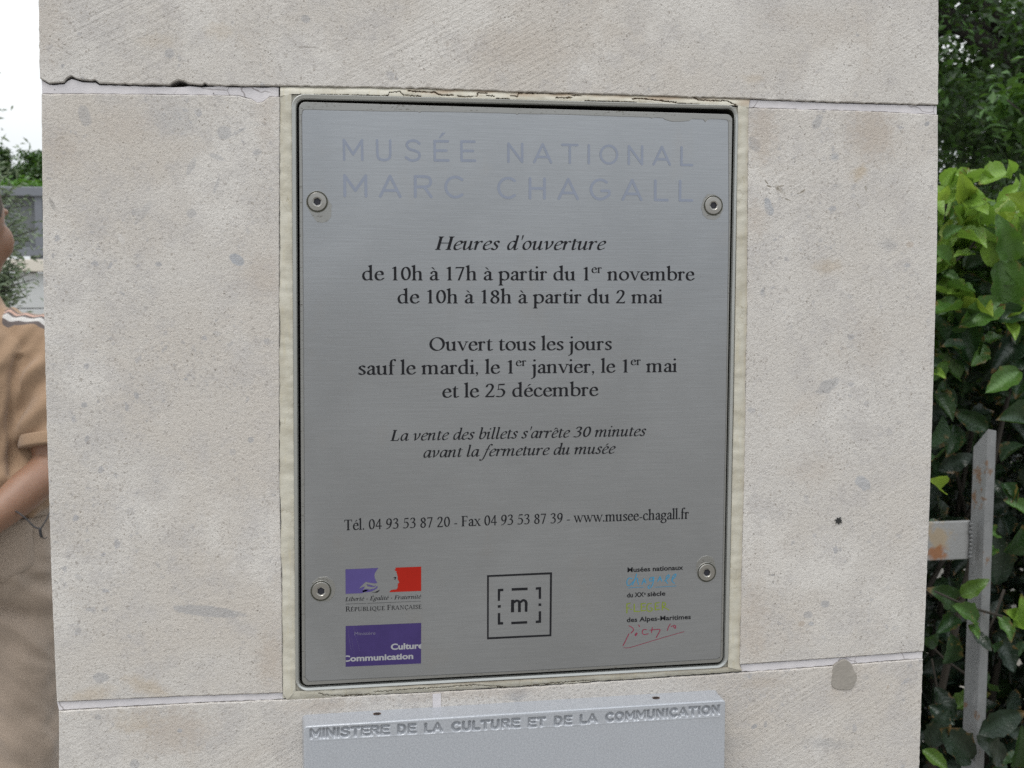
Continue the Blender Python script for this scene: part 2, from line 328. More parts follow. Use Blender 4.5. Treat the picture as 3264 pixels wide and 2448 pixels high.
# recessed bed closing the joints
mb=MB(); mb.box((.156,.205,1.2),(.605,.372,2.3))
mesh('joint_bed',mb.v,mb.f,M_joint,pillar)
def mortar(pts,seed,y0=.0018,name='mortar_joint'):
    return slab(name,WP(pts),y0,.05,M_mortar,pillar,bev=.0005,rough=.0005,step=.003,seed=seed)
ue_l=[(131,255),(155,270),(203,268),(214,256),(226.5,250),(243,254),(260,260),(290,264),(302.5,262),(317,270),(412,272.5),(539,276),(551,277),(585,275.5),(602,273),(644,276.5),(663,275),(817,277.5),(889,278)]
mortar(ue_l+[(890,307.5),(860,306.5),(853,311.5),(838,323),(820,326),(800,313),(785,311),(760,303),(500,299.5),(131.6,297.5)],21)
mortar([(2394,316.6),(2640,326.8),(2991,336.2),(2990,364.5),(2800,354.5),(2500,345.5),(2386,342)],22)
mortar([(181.5,2239.3),(547.5,2222.3),(901,2210.3),(905,2230),(547.5,2245.5),(188,2266)],23,.0014)
mortar([(2361,2120.5),(2392,2118),(2700,2096.5),(2945,2078),(2942,2099.5),(2700,2119.5),(2392,2142.5),(2365,2143)],24,.0014)
# round grey repair patch bridging the lower right joint, thin smear of filler, dark blob of gum
def blob(name,px,py,a,b,ang,y0,th,mat,seed,n=40,ed=.12,parent=pillar,label=None):
    x,z=W(px,py); k=.000219; pts=[]
    for i in range(n):
        t=2*math.pi*i/n; r=1+ed*mnoise.noise(Vector((math.cos(t)*1.3,math.sin(t)*1.3,seed)))*2
        u,v=a*k*r*math.cos(t),b*k*r*math.sin(t); ca,sa=math.cos(R(ang)),math.sin(R(ang))
        pts.append((x+u*ca-v*sa,z+u*sa+v*ca))
    o=slab(name,pts,y0,y0+th,mat,parent,bev=.0006,rough=.0002,step=.004,seed=seed)
    if label: o['label']=label
    return o
M_patch=simple('grey_brown_filler',(.235,.215,.19),.85,var=.22,sc=160,bumpd=.0006,bsc=260)
blob('repair_patch',2688,2153,47,55,10,-.0006,.004,M_patch,31,label='round grey brown filler patch over the lower right joint')
n=NT('black_gum'); n.base((.012,.012,.012)); n.rough(.6); M_gum=n.m
mbv=[];x0,z0=W(2672,1660)
star=[(12,2),(6,5),(8,13),(1,8),(-5,12),(-6,5),(-14,4),(-8,-1),(-10,-8),(-3,-6),(1,-12),(5,-6),(13,-8),(8,-1)]
slab('gum_spot',[(x0+a*.000219,z0+b*.000219) for a,b in star],-.0008,.0005,M_gum,pillar,bev=.0003,rough=.0003,step=.001,seed=5,label='small black star shaped blob right of the steel plate')
boxo('filler_strip',(W(1392,2238)[0],-.0002,W(1392,2234)[1]),(.0058,.0010,.0105),M_mortar,pillar)
# ------------------------------------------------------------------ sealant round the frame
def sealant_mat():
    n=NT('cream_sealant'); p=n.pos()
    st=n.mapv(p,scale=(30,30,6))
    c=n.mix(n.sm(n.noise(p,45,4,.6),.35,.7),(.43,.41,.35),(.34,.315,.255))
    c=n.mix(n.math('MULTIPLY',n.sm(n.noise(n.mapv(p,scale=(8,1,1)),60,4,.6),.5,.7),.45),c,(.38,.34,.24))
    cr=n.vor(n.warp(p,70,.02,3),70,'DISTANCE_TO_EDGE')
    ck=n.math('MULTIPLY',n.math('LESS_THAN',cr,.010),n.sm(n.noise(p,22,2),.5,.56))
    c=n.mix(n.math('MULTIPLY',ck,.5),c,(.2,.17,.11))
    dt=n.n('ShaderNodeAttribute',attribute_name='dirt').outputs['Fac']
    c=n.mix(dt,c,(.24,.17,.11))
    n.base(c); n.rough(.55)
    n.bump(n.math('ADD',n.noise(p,150,3,.6),n.math('MULTIPLY',n.noise(p,900,2,.6),.4)),1,.0004); return n.m
M_seal=sealant_mat()
def cvt(l,ox,oy,s): return [(ox+a/s,oy+b/s) for a,b in l]
C5=lambda l:cvt(l,940,280,2.911)
C6=lambda l:cvt(l,1650,290,2.949)
cracks=[(C5([(860,75),(880,45),(960,35),(975,30),(985,50),(1010,70),(1070,72),(1170,78)]),1.0),(C5([(1050,25),(1110,35),(1215,40),(1300,42),(1335,65),(1400,68),(1470,70)]),1.9),
 (C5([(1510,75),(1570,85),(1690,82),(1700,45),(1740,50),(1790,50)]),1.2),(C5([(1780,70),(1820,78),(1860,80)]),1.2),(C5([(2000,75),(2065,80),(2075,55),(2130,48),(2212,52)]),1.5),(C5([(1870,102),(1990,105)]),1.2),
 (C6([(10,15),(350,18)]),2.2),(C6([(355,65),(510,65)]),1.4),(C6([(510,40),(600,45)]),1.3),(C6([(635,95),(800,100),(1110,108)]),1.8),(C6([(1080,78),(1130,70),(1290,85),(1400,100),(1490,108)]),1.5),
 (C6([(1505,118),(1600,125),(1700,128)]),1.8),(C6([(1650,60),(1700,85),(1900,95),(1960,90),(2020,120),(2050,130)]),1.5),(C5([(20,63),(200,65),(400,67),(860,74)]),.8)]
cr_bot=[(cvt([(1000,1105),(1100,1120)],880,2060,7.373),1.2),(cvt([(1100,1145),(1200,1140),(1280,1155),(1450,1150),(1600,1160),(1800,1130),(2000,1135),(2212,1120)],880,2060,7.373),1.2),
 (cvt([(400,735),(600,720),(700,715),(900,700),(1100,712),(1300,690),(1510,675)],940,1740,1.58),1.0),(cvt([(70,725),(300,715),(500,700)],940,1740,1.58),.7)]
def segd(px,py,a,b):
    ax,ay=a;bx,by=b; dx,dy=bx-ax,by-ay; t=np.clip(((px-ax)*dx+(py-ay)*dy)/(dx*dx+dy*dy),0,1)
    return np.hypot(px-(ax+t*dx),py-(ay+t*dy))
def band(name,top,bot,ns,nt_,ytop,ybot,cr,seed,dirt=lambda s,t,px:0*s,bulge=.0006):
    """ruled strip between two photo polylines (given as x->y samples), with cut cracks"""
    tx=np.array(top,float); bx=np.array(bot,float)
    def along(P,u):
        L=np.r_[0,np.cumsum(np.hypot(*np.diff(P,axis=0).T))]; L/=L[-1]; return np.stack([np.interp(u,L,P[:,0]),np.interp(u,L,P[:,1])],1)
    u=np.linspace(0,1,ns); A=along(tx,u); B=along(bx,u); v=[];dv=[]
    jit=lambda P,sd: np.array([3.2*mnoise.noise(Vector((x*.010,y*.010,sd)))+1.8*mnoise.noise(Vector((x*.06,y*.06,sd+4))) for x,y in P])
    if seed==2: A[3:-3,0]+=jit(A,7)[3:-3]+.8
    if seed==3: B[3:-3,0]+=jit(B,8)[3:-3]-.8
    if seed==4: B[3:-3,1]+=jit(B,9)[3:-3]-.5
    T=np.linspace(0,1,nt_)
    P=A[None]*(1-T)[:,None,None]+B[None]*T[:,None,None]     # nt,ns,2
    px,py=P[...,0],P[...,1]
    jag=np.array([[mnoise.noise(Vector((x*.18,y*.18,seed))) for x,y in zip(a,b)] for a,b in zip(px,py)])
    h=np.zeros(px.shape)
    for poly,w in cr:
        d=np.full(px.shape,1e9)
        for a,b in zip(poly[:-1],poly[1:]): d=np.minimum(d,segd(px+jag*2.2,py+jag*3.0,a,b))
        h=np.maximum(h,np.clip(1.30-d/(w*.9),0,1))
    big=np.array([[mnoise.noise(Vector((x*.02,y*.05,seed+3))) for x,y in zip(a,b)] for a,b in zip(px,py)])
    Y=ytop*(1-T)[:,None]+ybot*T[:,None]-bulge*np.sin(np.pi*T)[:,None]+big*.0006+h*.003
    D=np.clip(dirt(u[None,:]+0*px,T[:,None]+0*px,px)+h*.8,0,1)
    for i in range(nt_):
        for j in range(ns):
            x,z=W(px[i,j],py[i,j],Y[i,j]); v.append((x,Y[i,j],z))
    f=[(i*ns+j,(i+1)*ns+j,(i+1)*ns+j+1,i*ns+j+1) for i in range(nt_-1) for j in range(ns-1)]
    o=mesh(name,v,f,M_seal,pillar,smooth=True)
    at_=o.data.attributes.new('dirt','FLOAT','POINT'); at_.data.foreach_set('value',D.ravel())
    if o.data.polygons[0].normal.y>0: o.data.flip_normals()
    return o
seal_in=None
def d_top(s,t,px):
    k=np.vectorize(lambda a,b:mnoise.noise(Vector((a*.012,b*1.4,4))))(px,t)
    return np.clip((1-t)*1.1-.35+k*1.2,0,1)*np.clip((px-1250)/150,0,1)*.75
band('sealant_bead',[(893,276),(1180,279),(1450,286),(1650,294),(2000,304),(2390,316)],[(893,306),(929,299.5),(1180,304.5),(1650,317),(2100,329),(2352,336),(2386,343)],800,14,.0018,-.0006,cracks,1,d_top)
band('sealant_bead',[(893,306),(891,700),(891,1500),(899,1900),(901,2209),(915,2231)],[(929,299.5),(931.5,700),(935.5,1300),(939,1800),(942,2203)],240,8,.0004,-.0004,[],2,lambda s,t,px:0*s,.0007)
band('sealant_bead',[(2352,336),(2347,800),(2339,1300),(2328,1800),(2320,2127)],[(2386,343),(2381,1000),(2372,1500),(2362,1900),(2358,2121),(2366,2138)],240,8,-.0004,.0004,[],3,lambda s,t,px:np.clip(t*1.3-.9,0,1)*.6,.0006)
band('sealant_bead',[(942,2203),(1300,2186),(1700,2164),(2100,2140),(2320,2126)],[(915,2231),(1300,2208),(1700,2186),(2100,2158),(2366,2139)],700,14,-.0004,.0008,cr_bot,4,lambda s,t,px:np.clip(.75-t*1.9,0,1)*np.clip((px-1000)/300,0,1)*.6)
# ------------------------------------------------------------------ lettering: broad-nib serif, italic and monoline capitals
def disc(x,y,rx,ry=None,n=14,ang=0):
    ry=ry or rx; ca,sa=math.cos(ang),math.sin(ang)
    return [(x+rx*math.cos(t)*ca-ry*math.sin(t)*sa,y+rx*math.cos(t)*sa+ry*math.sin(t)*ca) for t in [2*math.pi*k/n for k in range(n)]]
def hull(pts):
    P=sorted(set((round(a,4),round(b,4)) for a,b in pts))
    def half(P):
        h=[]
        for p in P:
            while len(h)>1 and (h[-1][0]-h[-2][0])*(p[1]-h[-2][1])-(h[-1][1]-h[-2][1])*(p[0]-h[-2][0])<=0: h.pop()
            h.append(p)
        return h
    a=half(P); b=half(P[::-1]); return a[:-1]+b[:-1]
def spline(pts,k=5,closed=False):
    P=[np.array(p,float) for p in pts]; n=len(P); out=[]
    for i in range(n if closed else n-1):
        p0=P[(i-1)%n] if closed or i>0 else 2*P[0]-P[1]; p1=P[i%n]; p2=P[(i+1)%n]
        p3=P[(i+2)%n] if closed or i+2<n else 2*P[-1]-P[-2]
        for j in range(k):
            t=j/k; out.append(tuple(.5*((2*p1)+(-p0+p2)*t+(2*p0-5*p1+4*p2-p3)*t*t+(-p0+3*p1-3*p2+p3)*t**3)))
    out.append(out[0] if closed else tuple(P[-1])); return out
NIB=dict(rom=(11.0,4.3,R(20)),cap=(11.6,4.2,R(18)),ita=(9.2,3.6,R(34)),mono=(6.2,6.2,0),digi=(10.8,4.4,R(16)))
class G:
    def __init__(s,adv,nib='rom'): s.adv=adv; s.p=[]; s.nib=NIB[nib]
    def c(s,pts,k=5,closed=False,nib=None,smooth=True):
        a,b,an=NIB[nib] if nib else s.nib
        q=spline(pts,k,closed) if smooth else pts
        for u,v in zip(q[:-1],q[1:]): s.p.append(hull(disc(u[0],u[1],a,b,12,an)+disc(v[0],v[1],a,b,12,an)))
        return s
    def P(s,*pts): s.p.append(list(pts)); return s
    def el(s,x,y,rx,ry): return s.c([(x+rx*math.cos(t),y+ry*math.sin(t)) for t in [2*math.pi*i/12 for i in range(12)]],3,True)
    def dot(s,x,y,r): s.p.append(disc(x,y,r)); return s
    def st(s,x,y0,y1,w=10.8): return s.P((x-w,y0),(x+w,y0),(x+w,y1),(x-w,y1))
    def foot(s,x,y=0,w=21,sw=10.8,l=True,r=True):
        a=w if l else sw; b=w if r else sw
        return s.P((x-a,y),(x+b,y),(x+b,y+4),(x+sw,y+13),(x-sw,y+13),(x-a,y+4))
    def head(s,x,y,w=21,sw=10.8):
        return s.P((x-w,y-4),(x-sw,y-13),(x+sw,y-13),(x+w,y-4),(x+w,y),(x-w,y))
    def flag(s,x,h,sw=10.8): return s.P((x-sw,h-25),(x+sw,h-25),(x+sw,h+3),(x+sw-4,h+3),(x-sw-13,h-9),(x-sw-13,h-12))
def lower():
    g={}
    arch=lambda G_,x:G_.c([(x+2,76),(x+14,88),(x+34,95),(x+49,90),(x+54,72)]).st(x+54,0,74).foot(x+54)
    def nn(h,adv): q=G(adv).st(22,0,h-3).flag(22,h).foot(22); return q
    g['n']=arch(nn(98,104),22); g['h']=arch(nn(160,104),22)
    m=arch(nn(98,160),22); arch(m,76); g['m']=m
    g['i']=nn(98,46).dot(21,140,11.5); g['l']=nn(160,46)
    g['j']=G(46).st(24,-22,96).flag(24,98).c([(24,-20),(19,-42),(2,-54)]).dot(23,140,11.5)
    g['u']=G(104).st(20,24,96).flag(20,98).c([(20,28),(26,9),(44,4),(62,11),(74,24)]).st(76,4,96).flag(76,98).foot(78,0,19,10.8,False,True)
    g['r']=nn(98,72).c([(24,74),(36,90),(50,95)]).dot(58,86,10)
    g['d']=G(106).c([(74,88),(52,96),(25,84),(14,50),(24,14),(46,4),(74,18)]).st(78,4,157).flag(78,160).foot(80,0,19,10.8,False,True)
    g['b']=G(104).st(22,8,157).flag(22,160).c([(24,78),(50,96),(78,84),(90,52),(80,16),(52,4),(24,12)])
    g['p']=G(106).st(24,-52,96).flag(24,98).foot(24,-54).c([(26,78),(52,96),(80,84),(92,52),(82,16),(54,4),(26,16)])
    g['o']=G(102).el(51,50,37,46)
    g['c']=G(86).c([(70,84),(50,96),(25,84),(14,50),(25,14),(50,4),(66,8),(80,20)]).dot(70,80,9.5)
    g['e']=G(88).c([(76,62),(68,86),(49,96),(26,84),(14,50),(25,14),(49,4),(66,8),(80,22)]).P((14,55),(80,55),(80,62),(14,62))
    g['a']=G(86).c([(20,80),(34,94),(50,94),(62,82),(64,66)]).st(63,14,70).c([(62,60),(36,50),(18,34),(18,14),(34,4),(50,10),(62,24)]).c([(64,14),(70,4),(82,8)]).dot(21,76,9.5)
    g['s']=G(74).c([(60,84),(44,96),(24,88),(20,70),(38,54),(58,36),(58,14),(38,4),(16,14)]).P((60,96),(66,96),(66,72),(61,72)).P((9,28),(14,28),(14,4),(9,4))
    g['t']=G(62).st(26,14,104).P((17,100),(36,100),(36,124),(30,124)).P((5,92),(58,92),(58,99),(5,99)).c([(26,18),(31,5),(43,4),(56,12)])
    g['f']=G(58).st(24,0,128).foot(24).P((4,92),(54,92),(54,99),(4,99)).c([(24,124),(30,150),(48,160),(58,156)]).dot(60,150,9)
    g['g']=G(92).el(43,66,28,29).P((62,84),(66,94),(90,97),(90,86)).c([(26,40),(13,28),(20,16),(44,12),(68,8),(80,-8),(76,-32),(46,-46),(16,-38),(8,-20),(20,-4),(36,4)])
    g['v']=G(96).P((6,100),(27,100),(58,12),(50,0),(43,0)).P((80,100),(88,100),(54,0),(46,0)).head(16,100,18,6).head(84,100,16,3)
    g['w']=G(146).P((6,100),(27,100),(56,12),(50,0),(43,0)).P((70,92),(78,92),(54,0),(46,0)).P((58,100),(79,100),(108,12),(102,0),(95,0)).P((131,100),(139,100),(105,0),(97,0)).head(16,100,18,6).head(135,100,15,3).head(68,100,16,4)
    g['x']=G(96).P((8,98),(30,98),(90,2),(68,2)).P((74,98),(82,98),(20,2),(12,2)).head(18,100,18,8).head(78,100,16,4).foot(80,0,18,8).foot(16,0,16,4)
    g['.']=G(40).dot(18,10,11); g[',']=G(42).dot(18,10,11).P((18,0),(29,8),(24,-12),(10,-26),(8,-23),(16,-12))
    g['-']=G(58).P((8,34),(50,34),(50,46),(8,46)); g["'"]=G(34).P((9,160),(25,160),(20,108),(14,108))
    g['•']=G(70).dot(35,50,16); g[' ']=G(48)
    return g
def digits():
    D=lambda a=98:G(a,'digi'); g={}
    g['0']=D().el(49,72,33,66); g['1']=D(90).st(46,0,142).foot(46).P((38,122),(55,122),(55,146),(48,146),(18,128),(18,124))
    g['2']=D().c([(18,112),(28,134),(48,141),(68,130),(73,106),(60,74),(34,36),(14,8)]).P((8,0),(84,0),(90,24),(84,24),(78,15),(8,13))
    g['3']=D().c([(18,122),(34,139),(56,138),(70,120),(62,94),(40,80)]).c([(40,80),(68,68),(76,42),(64,14),(40,4),(12,10)])
    g['4']=D().P((60,145),(71,145),(18,48),(4,48)).P((4,36),(92,36),(92,48),(4,48)).P((54,0),(72,0),(72,145),(54,140))
    g['5']=D().P((26,142),(32,142),(29,78),(22,78)).P((26,128),(80,128),(84,145),(26,142)).c([(26,82),(52,86),(74,66),(76,40),(60,12),(36,4),(12,10)])
    g['7']=D().P((10,142),(86,142),(84,128),(16,128),(8,118)).P((70,134),(87,140),(44,0),(26,0))
    g['8']=D().c([(49,76),(72,92),(72,118),(52,138),(28,126),(24,102),(44,80),(70,62),(78,36),(64,8),(42,4),(20,20),(20,48),(40,72),(49,76)])
    g['9']=D().c([(76,96),(60,60),(34,62),(18,88),(24,122),(48,140),(72,128),(80,92),(68,44),(44,14),(16,2)])
    return g
def caps():
    C=lambda a:G(a,'cap'); g={}; H=145; S=12
    def st(q,x,a=0,b=H): return q.st(x,a,b,S).foot(x,0,24,S).head(x,H,24,S)
    g['O']=C(148).el(74,72,58,68); g['Q']=C(148).el(74,72,58,68).c([(70,4),(96,-14),(140,-28)])
    g['T']=st(C(122),60).P((6,H),(114,H),(114,H-9),(6,H-9)).P((6,H),(6,H-34),(11,H-34),(16,H-8)).P((114,H),(114,H-34),(109,H-34),(104,H-8))
    g['F']=st(C(104),30).P((30,H),(94,H),(94,H-32),(89,H-32),(82,H-9),(30,H-9)).P((30,70),(76,70),(76,79),(30,79)).P((72,90),(77,90),(77,58),(72,58))
    g['E']=st(C(110),30).P((30,H),(94,H),(94,H-32),(89,H-32),(82,H-9),(30,H-9)).P((30,70),(76,70),(76,79),(30,79)).P((72,90),(77,90),(77,58),(72,58)).P((30,0),(98,0),(104,36),(98,36),(88,9),(30,9))
    g['L']=st(C(104),30).P((30,0),(92,0),(98,38),(92,38),(82,9),(30,9))
    g['I']=st(C(60),30); g['H']=st(st(C(146),30),116).P((30,70),(116,70),(116,79),(30,79))
    bowl=lambda q:q.c([(32,138),(62,140),(84,128),(88,104),(76,78),(50,70),(32,72)])
    g['P']=bowl(st(C(104),30)); g['R']=bowl(st(C(122),30)).P((56,72),(78,76),(124,0),(100,0)).foot(110,0,16,10)
    g['B']=bowl(st(C(112),30)).c([(56,74),(88,66),(98,38),(84,10),(56,4),(32,6)])
    g['U']=C(140).st(30,40,H,S).head(30,H,24,S).c([(30,44),(38,14),(68,4),(98,14),(106,44)]).P((103,40),(111,40),(111,H),(103,H)).head(107,H,20,4)
    g['A']=C(132).P((56,H+4),(66,H+4),(20,0),(10,0)).P((54,H+4),(70,H+4),(124,0),(100,0)).P((34,46),(94,46),(94,54),(34,54)).foot(14,0,20,5).foot(112,0,22,12)
    g['N']=C(146).P((26,0),(34,0),(34,H),(26,H)).P((20,H),(44,H),(122,0),(112,-4)).P((112,0),(120,0),(120,H),(112,H)).foot(30,0,20,4).head(116,H,20,4).head(26,H,20,6)
    g['C']=C(126).c([(108,112),(88,138),(58,140),(26,116),(16,72),(28,26),(60,4),(90,8),(112,30)]).P((108,140),(114,140),(114,102),(108,102))
    g['Ç']=g['C']; g['S']=C(92).c([(74,124),(54,141),(28,132),(22,106),(44,82),(70,54),(70,20),(46,4),(16,18)]).P((76,140),(82,140),(82,108),(76,108)).P((8,38),(14,38),(14,4),(8,4))
    return g
def italics():
    I=lambda a:G(a,'ita'); g={}; ex=lambda q,x:q.c([(x,22),(x+3,6),(x+12,3),(x+24,14)])
    en=lambda q,x:q.c([(x-16,80),(x-8,92),(x,92)])
    def S(q,x,a,b): return q.st(x,a,b,9.2)
    o=lambda q:q.c([(66,86),(46,96),(24,80),(14,40),(24,8),(42,6),(60,34),(68,70)])
    g['a']=ex(S(o(I(92)),70,14,98),70)
    g['d']=ex(S(o(I(94)),72,14,158),72).P((56,160),(80,160),(80,152),(56,148))
    g['b']=S(I(88),20,14,158).P((4,160),(28,160),(28,152),(4,148)).c([(20,22),(36,4),(58,12),(74,48),(70,84),(54,95),(36,84),(22,60)])
    g['c']=I(74).c([(64,82),(50,96),(28,86),(14,48),(20,12),(42,3),(66,18)]).dot(64,80,8)
    g['e']=I(76).c([(20,46),(46,56),(66,74),(58,94),(40,94),(20,70),(14,36),(24,8),(44,3),(68,18)])
    g['f']=I(58).c([(70,152),(58,160),(44,146),(34,98),(24,40),(14,-20),(2,-48),(-12,-52),(-22,-44)]).P((10,92),(60,92),(60,99),(10,99)).dot(-20,-44,8).dot(70,150,8)
    g['i']=ex(en(S(I(50),20,14,98),18),20).dot(26,136,9.5); g['l']=ex(S(I(50),20,14,158),20).P((4,160),(28,160),(28,152),(4,148))
    ar=lambda q,x:q.c([(x,50),(x+16,82),(x+34,96),(x+46,88),(x+48,70)])
    g['n']=ex(S(ar(en(S(I(98),18,0,98),16),20),66,14,72),66)
    m=ar(en(S(I(146),18,0,98),16),20); S(m,66,0,74); ar(m,68); g['m']=ex(S(m,114,14,72),114)
    g['u']=ex(S(ar_u(en(S(I(96),18,20,98),16)),66,14,98),66)
    g['r']=en(S(I(70),18,0,98),16).c([(20,50),(32,82),(50,96)]).dot(58,88,9)
    g['s']=I(66).c([(54,84),(42,96),(24,90),(20,72),(36,52),(50,34),(44,8),(26,3),(8,14)]).dot(54,82,8).dot(10,16,8)
    g['t']=ex(S(I(56),22,14,120),22).P((4,92),(52,92),(52,99),(4,99))
    g['v']=I(84).c([(4,84),(14,94),(22,80),(28,40),(32,8)]).c([(32,4),(58,34),(70,72),(64,94)]).dot(62,88,7)
    g['o']=I(86).el(42,50,29,46)
    g['g']=I(84).el(46,66,26,29).P((60,84),(66,94),(86,97),(86,86)).c([(28,42),(16,26),(30,14),(54,6),(62,-14),(44,-42),(12,-44),(-4,-24),(14,-4),(34,8)])
    g["'"]=I(34).P((14,160),(28,160),(22,108),(16,108)); g['.']=I(36).dot(16,9,9.5); g[' ']=I(46); g['•']=I(70).dot(35,50,15)
    return g
def ar_u(q): return q.c([(18,26),(24,6),(36,5),(54,24),(64,48)])
LOW=lower(); DIG=digits(); CAP=caps(); ITA=italics()
ROM={**LOW,**DIG,**CAP}; ITAL={**DIG,**CAP,**ITA}
def mono():
    C=lambda a:G(a,'mono'); g={}; H=100
    L=lambda q,*p:q.c(list(p),smooth=False)
    g['M']=L(C(112),(12,6),(12,94),(56,30),(100,94),(100,6)); g['U']=C(92).c([(12,94),(12,34)],smooth=False).c([(12,34),(18,13),(44,5),(70,13),(76,34)]).c([(76,34),(76,94)],smooth=False)
    g['S']=C(92).c([(78,82),(64,93),(42,95),(22,88),(16,72),(30,56),(56,49),(76,38),(76,18),(58,6),(34,5),(10,18)])
    g['E']=L(L(C(84),(78,94),(12,94),(12,6),(80,6)),(12,51),(70,51)); g['N']=L(C(96),(12,6),(12,94),(80,6),(80,94))
    g['A']=L(L(C(104),(8,6),(50,94),(92,6)),(22,32),(78,32)); g['T']=L(L(C(92),(8,94),(84,94)),(46,94),(46,6)); g['I']=L(C(30),(14,6),(14,94))
    g['O']=C(104).el(50,50,42,44); g['L']=L(C(74),(12,94),(12,6),(68,6)); g['H']=L(L(L(C(92),(12,6),(12,94)),(76,6),(76,94)),(12,50),(76,50))
    g['R']=L(C(94),(12,6),(12,94)).c([(12,94),(50,94)],smooth=False).c([(50,94),(70,90),(78,72),(70,54),(50,49)]).c([(50,49),(12,49)],smooth=False); L(g['R'],(50,49),(80,6))
    arc=[(50+42*math.cos(t),50+44*math.sin(t)) for t in np.linspace(R(48),R(312),11)]
    g['C']=C(94).c(arc,3); g['G']=C(104).c(arc,3); L(g['G'],(78,17),(90,26),(90,44),(56,44))
    g['D']=L(C(98),(12,94),(12,6)).c([(12,94),(40,94)],smooth=False).c([(40,94),(68,84),(82,50),(68,16),(40,6)]).c([(40,6),(12,6)],smooth=False)
    g['F']=L(L(C(84),(78,94),(12,94),(12,6)),(12,51),(66,51)); g[' ']=G(80,'mono'); return g
MONO=mono()
ACC={'é':('e','a'),'è':('e','g'),'ê':('e','c'),'à':('a','g'),'É':('E','a')}
def layout(text,font,slant=0,track=0,sup=.62,cap_acc=100,smallcaps=0):
    """-> list of polygons in font units and the width; ^x^ raises the enclosed letters"""
    x=0; out=[]; up=False
    for ch in text:
        if ch=='^': up=not up; continue
        if ch=='~': x+=14; continue
        acc=None; k=1.0; dy=0
        if ch in ACC: ch,acc=ACC[ch]; 
        sc_=smallcaps and ch in '|'
        g=font[ch]; k=sup if up else 1; dy=80 if up else 0
        for p in g.p: out.append([(x+a*k+(b*k+dy)*slant,b*k+dy) for a,b in p])
        if acc:
            top=104 if ch.islower() else (150 if font is not MONO else 100); c=x+g.adv*.5*k+(top+20)*slant
            h=14 if font is MONO else 0
            if acc=='a': q=[(-10,8),(8,34),(26,34),(-2,8)]
            elif acc=='g': q=[(10,8),(-8,34),(-26,34),(2,8)]
            else: q=None
            if q: out.append([(c+a,top+b) for a,b in q])
            else:
                out.append([(c-24,top+6),(c-14,top+6),(c+2,top+26),(c-6,top+34)]); out.append([(c+24,top+6),(c+6,top+34),(c-4,top+28),(c+14,top+6)])
        if ch=='Ç': out.append([(x+60,-2),(x+72,-2),(x+76,-22),(x+56,-36),(x+50,-32),(x+62,-20)])
        x+=g.adv*k+track
    return out,x-track
def union(polys):
    vs=[];fs=[]
    for p in polys:
        a=sum(p[i][0]*p[(i+1)%len(p)][1]-p[(i+1)%len(p)][0]*p[i][1] for i in range(len(p)))
        if abs(a)<1e-12: continue
        if a<0: p=p[::-1]
        n=len(vs); vs+=[Vector(q) for q in p]; fs.append(list(range(n,n+len(p))))
    V,E,F_,ov,oe,of=delaunay_2d_cdt(vs,[],fs,0,1e-6)
    return [(v.x,v.y) for v in V],[tuple(f) for f,o in zip(F_,of) if len(o)]
def glyph_mesh(polys,place,ywall,name,mat,parent,groupsz=60):
    """polys in font units; place maps (u,v)->(x,z); union glyph by glyph"""
    mb=MB()
    # cluster polygons whose x-ranges overlap
    items=sorted(polys,key=lambda p:min(q[0] for q in p)); cl=[]; cur=[];mx=-1e9
    for p in items:
        a=min(q[0] for q in p)
        if cur and a>mx: cl.append(cur); cur=[]; mx=-1e9
        cur.append(p); mx=max(mx,max(q[0] for q in p))
    if cur: cl.append(cur)
    for c in cl:
        V,F_=union(c)
        xz=[place(u,v) for u,v in V]
        mb.add([(x,ywall,z) for x,z in xz],F_)
    o=mesh(name,mb.v,mb.f,mat,parent)
    if len(o.data.polygons) and o.data.polygons[0].normal.y>0: o.data.flip_normals()
    return o
YPL=-.0025; YF=-.0028; YT=-.00295
def text_line(name,text,font,pl,pr,unit,parent,mat,slant=0,track=0,y=YT,fit=True,hk=1.0):
    """pl,pr: photo pixels of the left and right ends of the baseline; unit: metres per font unit"""
    a=Vector(W(*pl,y)); b=Vector(W(*pr,y)); d=b-a; L=d.length
    polys,w=layout(text,font,slant,track)
    mn=min(q[0] for p in polys for q in p); mxx=max(q[0] for p in polys for q in p)
    sx=L/(mxx-mn); e=d/L; nrm=Vector((-e.y,e.x)); sy=unit*hk
    pf=lambda u,v:(a.x+e.x*(u-mn)*sx+nrm.x*v*sy,a.y+e.y*(u-mn)*sx+nrm.y*v*sy)
    return glyph_mesh(polys,pf,y,name,mat,parent)
